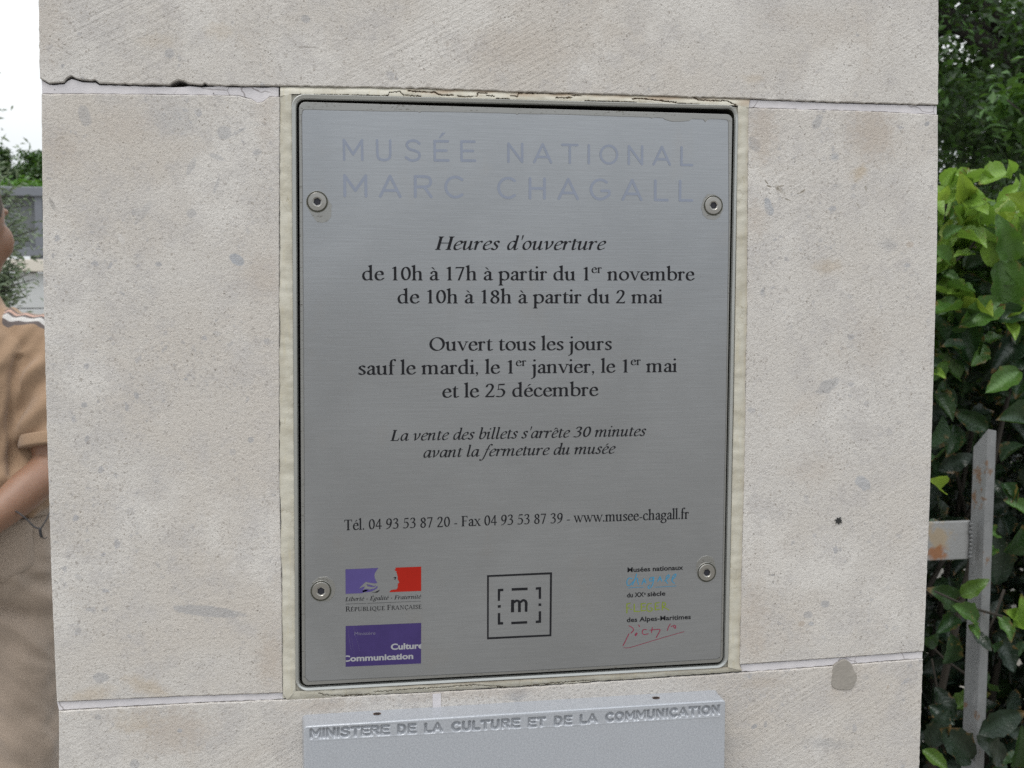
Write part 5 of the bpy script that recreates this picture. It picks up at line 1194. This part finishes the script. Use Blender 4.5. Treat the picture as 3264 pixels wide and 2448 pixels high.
# ------------------------------------------------------------------ white metal fence in the hedge
def paint_white():
    n=NT('weathered_white_paint'); p=n.pos()
    c=n.mix(n.noise(p,30,4,.6),(.11,.113,.115),(.205,.208,.21)); c=n.mix(n.math('MULTIPLY',n.sm(n.noise(n.mapv(p,scale=(2,2,.6)),40,4,.7),.55,.72),.7),c,(.22,.22,.22))
    a=n.math('MULTIPLY',n.sm(n.noise(p,26,4,.65),.60,.68),.85); c=n.mix(a,c,(.13,.07,.035))
    n.base(c); n.rough(.5); n.bump(n.noise(p,250,3,.6),1,.0007); return n.m
def rust_spot(name):
    n=NT(name); p=n.pos(); X=at(3000,1770,.95)
    s=n.n('ShaderNodeSeparateXYZ'); n.put(p,s.inputs[0])
    u=n.math('DIVIDE',n.math('SUBTRACT',s.outputs[0],X.x),.020); v=n.math('DIVIDE',n.math('SUBTRACT',s.outputs[2],X.z),.016)
    d=n.math('SQRT',n.math('ADD',n.math('MULTIPLY',u,u),n.math('MULTIPLY',v,v))); d=n.math('ADD',d,n.math('MULTIPLY',n.math('SUBTRACT',n.noise(p,80,3,.6),.5),1.6))
    v2=n.math('DIVIDE',n.math('SUBTRACT',s.outputs[2],X.z+.028),.03); u2=n.math('DIVIDE',n.math('SUBTRACT',s.outputs[0],X.x),.026)
    d2=n.math('ADD',n.math('SQRT',n.math('ADD',n.math('MULTIPLY',u2,u2),n.math('MULTIPLY',v2,v2))),n.math('MULTIPLY',n.math('SUBTRACT',n.noise(p,60,3,.6),.5),2.2))
    c=n.mix(n.noise(p,30,4,.6),(.17,.172,.172),(.25,.25,.248)); c=n.mix(n.math('MULTIPLY',n.sm(d2,1,.4),.5),c,(.30,.20,.08)); c=n.mix(n.math('MULTIPLY',n.sm(d,1.05,.5),.9),c,(.20,.075,.02))
    n.base(c); n.rough(.5); n.bump(n.noise(p,300,3,.6),1,.0006); return n.m
M_wp=paint_white(); M_wr=rust_spot('rusty_white_paint')
YP=.95; q1=at(3165,1500,YP); pf=empty('metal_fence',(q1.x,YP,0),'old white metal fence post and rail with rust, standing in front of the dark hedge','fence')
# post: square tube seen on its corner, leaning slightly, slanted top
def quadpost():
    tl_=at(3102,1425,YP+.032); tm=at(3150,1366,YP); tr_=at(3177,1372,YP+.012)
    bl_=at(3062,2470,YP+.032); bm_=at(3108,2470,YP); br_=at(3136,2470,YP+.012)
    def ext(a,b): return b+(b-a)*((b.z-0)/(a.z-b.z))
    T=[tl_,tm,tr_]; B=[ext(tl_,bl_),ext(tm,bm_),ext(tr_,br_)]
    back=lambda p:[p[0]+(p[2]-p[1])]
    T.append(T[0]+(T[2]-T[1])); B.append(B[0]+(B[2]-B[1]))
    v=T+B; f=[(0,4,5,1),(1,5,6,2),(2,6,7,3),(3,7,4,0),(0,1,2,3),(7,6,5,4)]
    return v,f
v,f=quadpost(); o=mesh('post',v,f,M_wp,pf); bevel(o,.0015,2,30)
bm=bmesh.new(); bm.from_mesh(o.data); bmesh.ops.recalc_face_normals(bm,faces=bm.faces[:]); bm.to_mesh(o.data); bm.free()
mbw=MB()
for k_ in range(9):
    w_=at(3092+random.uniform(-2,2),1668+k_*13,YP+.010); mbw.add(*[x for x in tube_vf([w_-Vector((0,0,.004)),w_+Vector((0,-.002,0)),w_+Vector((0,0,.004))],[.002,.0036,.002],7)])
mesh('weld_bead',mbw.v,mbw.f,M_wp,pf,smooth=True)
a=at(3098,1660,YP+.012); b=at(3098,1782,YP+.012); zc_=(a.z+b.z)/2
boxo('rail',((a.x-.62+a.x)/2,YP+.016,zc_),(.62,.008,a.z-b.z),M_wr,pf,bv=.0015)
boxo('rail',((a.x-.62+a.x)/2,YP+.016,.35),(.62,.008,a.z-b.z),M_wp,pf,bv=.0015)
o=boxo('post',(a.x-.60,YP+.02,.62),(.035,.035,1.24),M_wp,pf,bv=.002)
# ------------------------------------------------------------------ person seen from behind
YM=2.9-DIST
PX=-.72
def ell_loft(rings,n=28,cap=True):
    """rings: (centre, rx, ry[, axis x vector, axis y vector])"""
    v=[];f=[]
    for r in rings:
        c=Vector(r[0]); ax=Vector(r[3]) if len(r)>3 else Vector((1,0,0)); ay=Vector(r[4]) if len(r)>4 else Vector((0,1,0)); e=r[5] if len(r)>5 else 1.0
        for k in range(n):
            t=2*math.pi*k/n; ct,st=math.cos(t),math.sin(t); s=lambda q:math.copysign(abs(q)**e,q)
            v.append(c+ax*(r[1]*s(ct))+ay*(r[2]*s(st)))
    m=len(rings)
    for i in range(m-1):
        for k in range(n):
            k2=(k+1)%n; f.append((i*n+k,i*n+k2,(i+1)*n+k2,(i+1)*n+k))
    if cap: f.append(tuple(range(n))[::-1]); f.append(tuple((m-1)*n+k for k in range(n)))
    return v,f
def limb(pts,n=20,steps=6,flat=1.0):
    """smooth tapering tube through (point,radius)"""
    P=[np.r_[np.array(p,float),r] for p,r in pts]; S=[]
    N=len(P)
    for i in range(N-1):
        p0=P[i-1] if i else 2*P[0]-P[1]; p1=P[i];p2=P[i+1]; p3=P[i+2] if i+2<N else 2*P[-1]-P[-2]
        for j in range(steps):
            t=j/steps; S.append(.5*((2*p1)+(-p0+p2)*t+(2*p0-5*p1+4*p2-p3)*t*t+(-p0+3*p1-3*p2+p3)*t**3))
    S.append(P[-1]); return tube_vf([Vector(s[:3]) for s in S],[max(.003,float(s[3])) for s in S],n)
def sphere_vf(c,r,n=16,m=10,rot=None):
    v=[];f=[]; c=Vector(c)
    for i in range(1,m):
        a=math.pi*i/m
        for k in range(n):
            t=2*math.pi*k/n; q=Vector((r[0]*math.sin(a)*math.cos(t),r[1]*math.sin(a)*math.sin(t),r[2]*math.cos(a)))
            if rot: q=rot@q
            v.append(c+q)
    for i in range(m-2):
        for k in range(n):
            k2=(k+1)%n; f.append((i*n+k,(i+1)*n+k,(i+1)*n+k2,i*n+k2))
    f.append(tuple(range(n))); f.append(tuple((m-2)*n+k for k in range(n))[::-1]); return v,f
def fuse(name,parts,voxel,mat,parent,smooth=8,disp=None,holes=None,fmat=None,mats=None):
    mb=MB()
    for v,f in parts: mb.add(v,f)
    me=bpy.data.meshes.new('tmp'); me.from_pydata([tuple(q) for q in mb.v],[],mb.f); o=bpy.data.objects.new('tmp',me); COL.objects.link(o)
    bm=bmesh.new(); bm.from_mesh(me); bmesh.ops.recalc_face_normals(bm,faces=bm.faces[:]); bm.to_mesh(me); bm.free()
    r=o.modifiers.new('r','REMESH'); r.mode='VOXEL'; r.voxel_size=voxel
    s=o.modifiers.new('s','SMOOTH'); s.factor=.5; s.iterations=smooth
    dg=bpy.context.evaluated_depsgraph_get(); dg.update(); m2=bpy.data.meshes.new_from_object(o.evaluated_get(dg)); bpy.data.objects.remove(o)
    m2.name=name; off=wloc(parent)
    n=len(m2.vertices); co_=np.empty(n*3); m2.vertices.foreach_get('co',co_); C=co_.reshape(-1,3)
    if disp:
        nr=np.empty(n*3); m2.vertices.foreach_get('normal',nr); Nn=nr.reshape(-1,3)
        h=np.array([disp(Vector(c),Vector(q)) for c,q in zip(C,Nn)]); C=C+Nn*h[:,None]
    C=C-np.array(off); m2.vertices.foreach_set('co',C.ravel()); m2.update()
    m2.materials.clear()
    for m_ in (mats or [mat]): m2.materials.append(m_)
    m2.polygons.foreach_set('use_smooth',[True]*len(m2.polygons))
    o=bpy.data.objects.new(name,m2); link(o,parent); return o
def skin_mat():
    n=NT('tanned_skin'); p=n.pos(); c=n.mix(n.noise(p,30,3,.6),(.20,.105,.065),(.25,.14,.09)); c=n.mix(n.math('MULTIPLY',n.noise(p,260,2,.6),.25),c,(.15,.075,.05))
    n.base(c); n.rough(.5); n.b.inputs['Subsurface Weight'].default_value=.15; n.b.inputs['Subsurface Radius'].default_value=(.01,.004,.002); n.bump(n.noise(p,500,2,.6),1,.0004); return n.m
def cloth_mat(name,a,b,stripe=False):
    n=NT(name); p=n.pos()
    c=n.mix(n.noise(p,9,3,.6),a,b); w=n.noise(n.mapv(p,scale=(1,1,1)),1400,2,.6); c=n.mix(n.math('MULTIPLY',w,.35),c,tuple(k*.72 for k in a))
    if stripe:
        s=n.n('ShaderNodeSeparateXYZ'); n.put(p,s.inputs[0])
        # bands that run along the top of the shoulders towards the front yoke
        t=n.math('SUBTRACT',s.outputs[1],YM-.040)
        band_=lambda lo,hi:n.math('MULTIPLY',n.math('GREATER_THAN',t,lo),n.math('LESS_THAN',t,hi))
        far=n.math('MULTIPLY',n.math('GREATER_THAN',n.math('ABSOLUTE',n.math('SUBTRACT',s.outputs[0],PX)),.10),n.math('GREATER_THAN',s.outputs[2],1.385))
        c=n.mix(n.math('MULTIPLY',band_(-.005,.026),far),c,(.11,.09,.085)); c=n.mix(n.math('MULTIPLY',band_(.0,.008),far),c,(.48,.46,.44)); c=n.mix(n.math('MULTIPLY',band_(.014,.021),far),c,(.44,.28,.22))
    n.base(c); n.rough(.9); n.b.inputs['Specular IOR Level'].default_value=.2; n.b.inputs['Sheen Weight'].default_value=.2
    n.bump(n.math('ADD',w,n.math('MULTIPLY',n.noise(p,60,3,.6),1.5)),1,.0008); return n.m
M_skin=skin_mat(); M_shirt=cloth_mat('tan_knit',(.275,.18,.115),(.32,.215,.138),True); M_trou=cloth_mat('khaki_cotton',(.30,.235,.185),(.345,.275,.22)); M_hair=simple('grey_brown_hair',(.08,.06,.045),.7,var=.4,sc=200)
M_shoe=simple('brown_leather',(.06,.035,.02),.5); M_eye=simple('eye',(.5,.5,.5),.3)
man=empty('person',(PX,YM,0),'person in tan polo shirt and khaki trousers, back turned, hands clasped behind','person')
V3=lambda x,y,z:Vector((PX+x,YM+y,z))
def arm(s,r=1.0,up_to=1.0):
    sh=V3(.178*s,0,1.372); el=V3(.196*s,-.065,1.118); wr=V3(.055*s,-.205,.975)
    return sh,el,wr
def arm_v(s,sh,el,wr): 
    m1=sh.lerp(el,.5); m2=el.lerp(wr,.35)+Vector((.004*s,-.008,-.004))
    return limb([(sh,.044),(m1,.043),(el,.043),(m2,.043),(el.lerp(wr,.75),.034),(wr,.027)],18,6)
parts=[]
for s in (1,-1): parts.append(arm_v(s,*arm(s)))
# torso, neck, legs
parts.append(ell_loft([((PX,YM,.86),.15,.10),((PX,YM,.95),.165,.11),((PX,YM,1.05),.145,.095),((PX,YM,1.2),.138,.09),((PX,YM,1.33),.140,.092),((PX,YM+.01,1.40),.125,.07),((PX,YM+.01,1.46),.065,.055)]))
hc=V3(.016,.050,1.640); HA=R(-24)     # head turned towards the right and away
parts.append(limb([(V3(0,.0,1.42),.062),(V3(.01,.012,1.50),.058),(V3(.02,.03,1.58),.06)],18,5))
Rh=Matrix.Rotation(HA,3,'Z')
hp=lambda x,y,z:hc+Rh@Vector((x,y,z))          # local +y = face direction
rot=Rh
parts+= [sphere_vf(hp(0,-.015,.03),(.076,.098,.10),24,16,rot),sphere_vf(hp(0,.035,-.03),(.062,.062,.085),20,12,rot),sphere_vf(hp(0,.055,-.085),(.036,.034,.028),14,8,rot),
 sphere_vf(hp(.040,.055,-.030),(.030,.030,.042),12,8,rot),sphere_vf(hp(-.040,.055,-.030),(.030,.030,.042),12,8,rot),sphere_vf(hp(0,.076,.040),(.050,.020,.014),14,8,rot)]
nv,nf=limb([(hp(0,.085,.028),.008),(hp(0,.105,-.002),.011),(hp(0,.112,-.020),.015),(hp(0,.095,-.030),.012)],10,4); parts.append((nv,nf))
parts+=[sphere_vf(hp(0,.092,-.050),(.022,.010,.007),12,6,rot),sphere_vf(hp(0,.089,-.062),(.020,.011,.008),12,6,rot)]
for s in (1,-1):
    parts.append(limb([(hp(.072*s,-.012,.022),.008),(hp(.086*s,-.028,.020),.010),(hp(.086*s,-.030,-.008),.010),(hp(.074*s,-.014,-.026),.008)],8,4))
    hipc=V3(.09*s,0,.90); kn=V3(.105*s,.01,.50); an=V3(.105*s,.0,.09)
    parts.append(limb([(hipc,.085),(hipc.lerp(kn,.5),.075),(kn,.055),(kn.lerp(an,.35),.056),(an,.037)],18,5))
# hands: right holds the left wrist, fingers curled
def hand(s,wr,dirv,up):
    out=[]; d=Vector(dirv).normalized(); u=Vector(up).normalized(); w=d.cross(u).normalized()
    pc=wr+d*.045; v,f=sphere_vf(pc,(.052,.038,.017),14,8,Matrix((d,w,u)).transposed()); out.append((v,f))
    for i,(off,l) in enumerate(((-.028,.060),(-.010,.072),(.009,.068),(.026,.052))):
        b=wr+d*.078+w*off; k1=b+d*l*.42+u*.004*s; k2=k1+d*l*.20-u*l*.32; k3=k2-d*l*.10-u*l*.26
        out.append(limb([(b-d*.02,.010),(b,.0095),(k1,.009),(k2,.008),(k3,.0065)],8,3))
    b=wr+d*.02-w*.030; out.append(limb([(b,.012),(b+d*.025-w*.022-u*.008,.0105),(b+d*.050-w*.018-u*.018,.009),(b+d*.062-w*.006-u*.024,.007)],8,3))
    return out
sh,el,wr=arm(1); parts+=hand(1,wr,(wr-el),(0,-1,.3)); sh,el,wr2=arm(-1); parts+=hand(-1,wr2+Vector((0,.035,-.03)),(wr2-el),(0,-1,.2)); parts.append(limb([(wr2,.027),(wr2+Vector((0,.035,-.03)),.026)],10,3))
fuse('body',parts,.0055,M_skin,man,4)
# hair cap
def hairdisp(c,n): return .003*mnoise.noise(c*180)
fuse('hair',[sphere_vf(hp(0,-.028,.048),(.083,.098,.098),24,16,rot),sphere_vf(hp(0,-.06,-.01),(.068,.055,.07),18,10,rot)],.006,M_hair,man,3,hairdisp)
for s in (1,-1):
    v,f=sphere_vf(hp(.030*s,.070,.022),(.010,.009,.009),12,8,rot); mesh('eye',v,f,M_eye,man,smooth=True)
# shirt
def wr_disp(c,n):
    h=0
    # long folds hanging from the shoulder and pulled across the sleeve
    x,z=c.x-PX,c.z
    h+=.010*(mnoise.noise(Vector((x*17+z*9,c.y*9,z*4.0))))
    h+=.008*mnoise.noise(Vector((x*34-z*22,c.y*20,z*9+3)))
    h-=.013*math.exp(-((x-.122-.15*max(0,z-1.25))/.008)**2)*(1 if 1.10<z<1.36 else 0)*(1 if n.y<0 else 0)
    d=(x-.16)*.72-(z-1.24)*.69; h+=.0075*math.sin(d*95+2*mnoise.noise(c*9))*max(0,min(1,(x-.10)/.05))*(1 if z<1.33 else max(0,1-(z-1.33)/.05))
    h+=.006*math.sin(z*85+x*20)*math.exp(-((z-1.07)/.055)**2)
    return h
sp=[ell_loft([((PX,YM,1.005),.196,.125),((PX,YM,1.03),.204,.134),((PX,YM,1.07),.206,.138),((PX,YM,1.15),.180,.122),((PX,YM,1.25),.176,.120),((PX,YM,1.34),.176,.120),((PX,YM+.005,1.395),.158,.100),((PX,YM+.008,1.435),.120,.080),((PX,YM+.01,1.475),.092,.068),((PX,YM+.012,1.51),.068,.062)])]
for s in (1,-1):
    sh,el,wr=arm(s); e2=sh.lerp(el,.80)
    sp.append(limb([(V3(.09*s,0,1.430),.044),(sh+Vector((0,0,.0)),.062),(sh.lerp(el,.35),.064),(sh.lerp(el,.6),.062),(e2,.063)],22,6))
shirt=fuse('polo_shirt',sp,.0062,M_shirt,man,5,wr_disp)
for s in (1,-1):
    sh,el,wr=arm(s); a=sh.lerp(el,.76); b=sh.lerp(el,.86); v,f=limb([(a,.0640),(a.lerp(b,.5),.0650),(b,.0645)],24,3); mesh('sleeve_cuff',v,f,M_shirt,shirt,smooth=True)
v,f=limb([(V3(0,.012,1.485),.071),(V3(.004,.012,1.505),.072),(V3(.006,.016,1.528),.066)],24,3); mesh('collar',v,f,M_shirt,shirt,smooth=True)
# trousers
def tr_disp(c,n):
    x,z=c.x-PX,c.z
    h=.010*mnoise.noise(Vector((x*14,c.y*14,z*7)))+.008*mnoise.noise(Vector((x*30+z*25,c.y*22,z*20)))
    h+=.013*math.sin((z+.6*x-.80)*62+1.5*mnoise.noise(c*8))*math.exp(-((z-.79)/.05)**2)+.003*math.sin((z-.5)*60+x*15)*math.exp(-((z-.52)/.09)**2)
    return h
tp=[ell_loft([((PX,YM,.80),.155,.125),((PX,YM-.008,.88),.200,.140),((PX,YM-.006,.95),.200,.132),((PX,YM,1.02),.188,.115),((PX,YM,1.045),.182,.112)])]
for s in (1,-1):
    hipc=V3(.096*s,0,.88); kn=V3(.104*s,.0,.50); an=V3(.104*s,.0,.055)
    tp.append(limb([(hipc,.100),(hipc.lerp(kn,.45),.100),(kn,.088),(kn.lerp(an,.5),.082),(an,.078)],24,6))
    v,f=sphere_vf(V3(.11*s,.07,.045),(.048,.135,.045),18,10); 
    fuse('shoe',[(v,f),sphere_vf(V3(.11*s,-.02,.06),(.042,.06,.055),14,8)],.006,M_shoe,man,3)
trou=fuse('trousers',tp,.0065,M_trou,man,5,tr_disp)
v,f=ell_loft([((PX,YM-.003,z_),a_,b_) for z_,a_,b_ in ((1.0,.196,.126),(1.002,.199,.129),(1.038,.193,.123),(1.040,.188,.118))],48,False); mesh('waistband',v,f,M_trou,trou,smooth=True)
# back pockets, proud of the cloth
def pocket(cx,mirror):
    ys=lambda x,z: -(.140 if z>.86 else .13)*math.sqrt(max(.02,1-(x/.192)**2))
    outl=[(-.055,1.0),(.055,1.0),(.055,.895),(.0,.868),(-.055,.890)]
    nx_,nz_=13,13; v=[];f=[]
    for j in range(nz_):
        for i in range(nx_):
            x=-.055+.11*i/(nx_-1); zb_=np.interp(x,[-.055,0,.055],[.890,.868,.895]); z=1.0+(zb_-1.0)*j/(nz_-1)
            e=min(i,nx_-1-i,j,nz_-1-j); v.append((PX+cx+x,YM-.010+ys(cx+x,z)-(.0050 if e>0 else .000)-.003*(z<.97)-(.0035 if e in(1,) else 0),z))
    for j in range(nz_-1):
        for i in range(nx_-1): a=j*nx_+i; f.append((a,a+1,a+nx_+1,a+nx_))
    o=mesh('back_pocket',v,f,M_trou,trou,smooth=True)
    if o.data.polygons[0].normal.y>0: o.data.flip_normals()
pocket(.105,1); pocket(-.105,-1)
# thin black cord dangling from the hands
n=NT('black_cord'); n.base((.015,.015,.018)); n.rough(.5); M_cord=n.m
YC=YM-.190
cp=[at(-10,1585,YM-.150),at(22,1618,YM-.162),at(55,1632,YC+.012),at(85,1655,YC+.005),(at(108,1678,YC+.005)),at(128,1684,YC+.006),at(142,1666,YC+.01),at(156,1640,YC+.02),at(172,1600,YC+.05)]
mb=MB(); sv=spline([tuple(p) for p in cp],5) if False else None
def sp3(P,k=6):
    P=[np.array(p,float) for p in P]; out=[]
    for i in range(len(P)-1):
        p0=P[i-1] if i else 2*P[0]-P[1]; p1=P[i];p2=P[i+1]; p3=P[i+2] if i+2<len(P) else 2*P[-1]-P[-2]
        for j in range(k):
            t=j/k; out.append(Vector(.5*((2*p1)+(-p0+p2)*t+(2*p0-5*p1+4*p2-p3)*t*t+(-p0+3*p1-3*p2+p3)*t**3)))
    out.append(Vector(P[-1])); return out
mb.add(*tube_vf(sp3(cp),.0016,8)); mb.add(*tube_vf(sp3([at(128,1684,YC+.004),at(129,1700,YC+.004),at(133,1712,YC+.006)]),.0032,8)); mb.add(*tube_vf(sp3([at(133,1712,YC+.006),at(142,1716,YC+.01),at(152,1712,YC+.012)]),.0010,6))
o=mesh('cord',mb.v,mb.f,M_cord,smooth=True); tag(o,'thin black cord hanging from the hands over the back pocket of the trousers','cord')
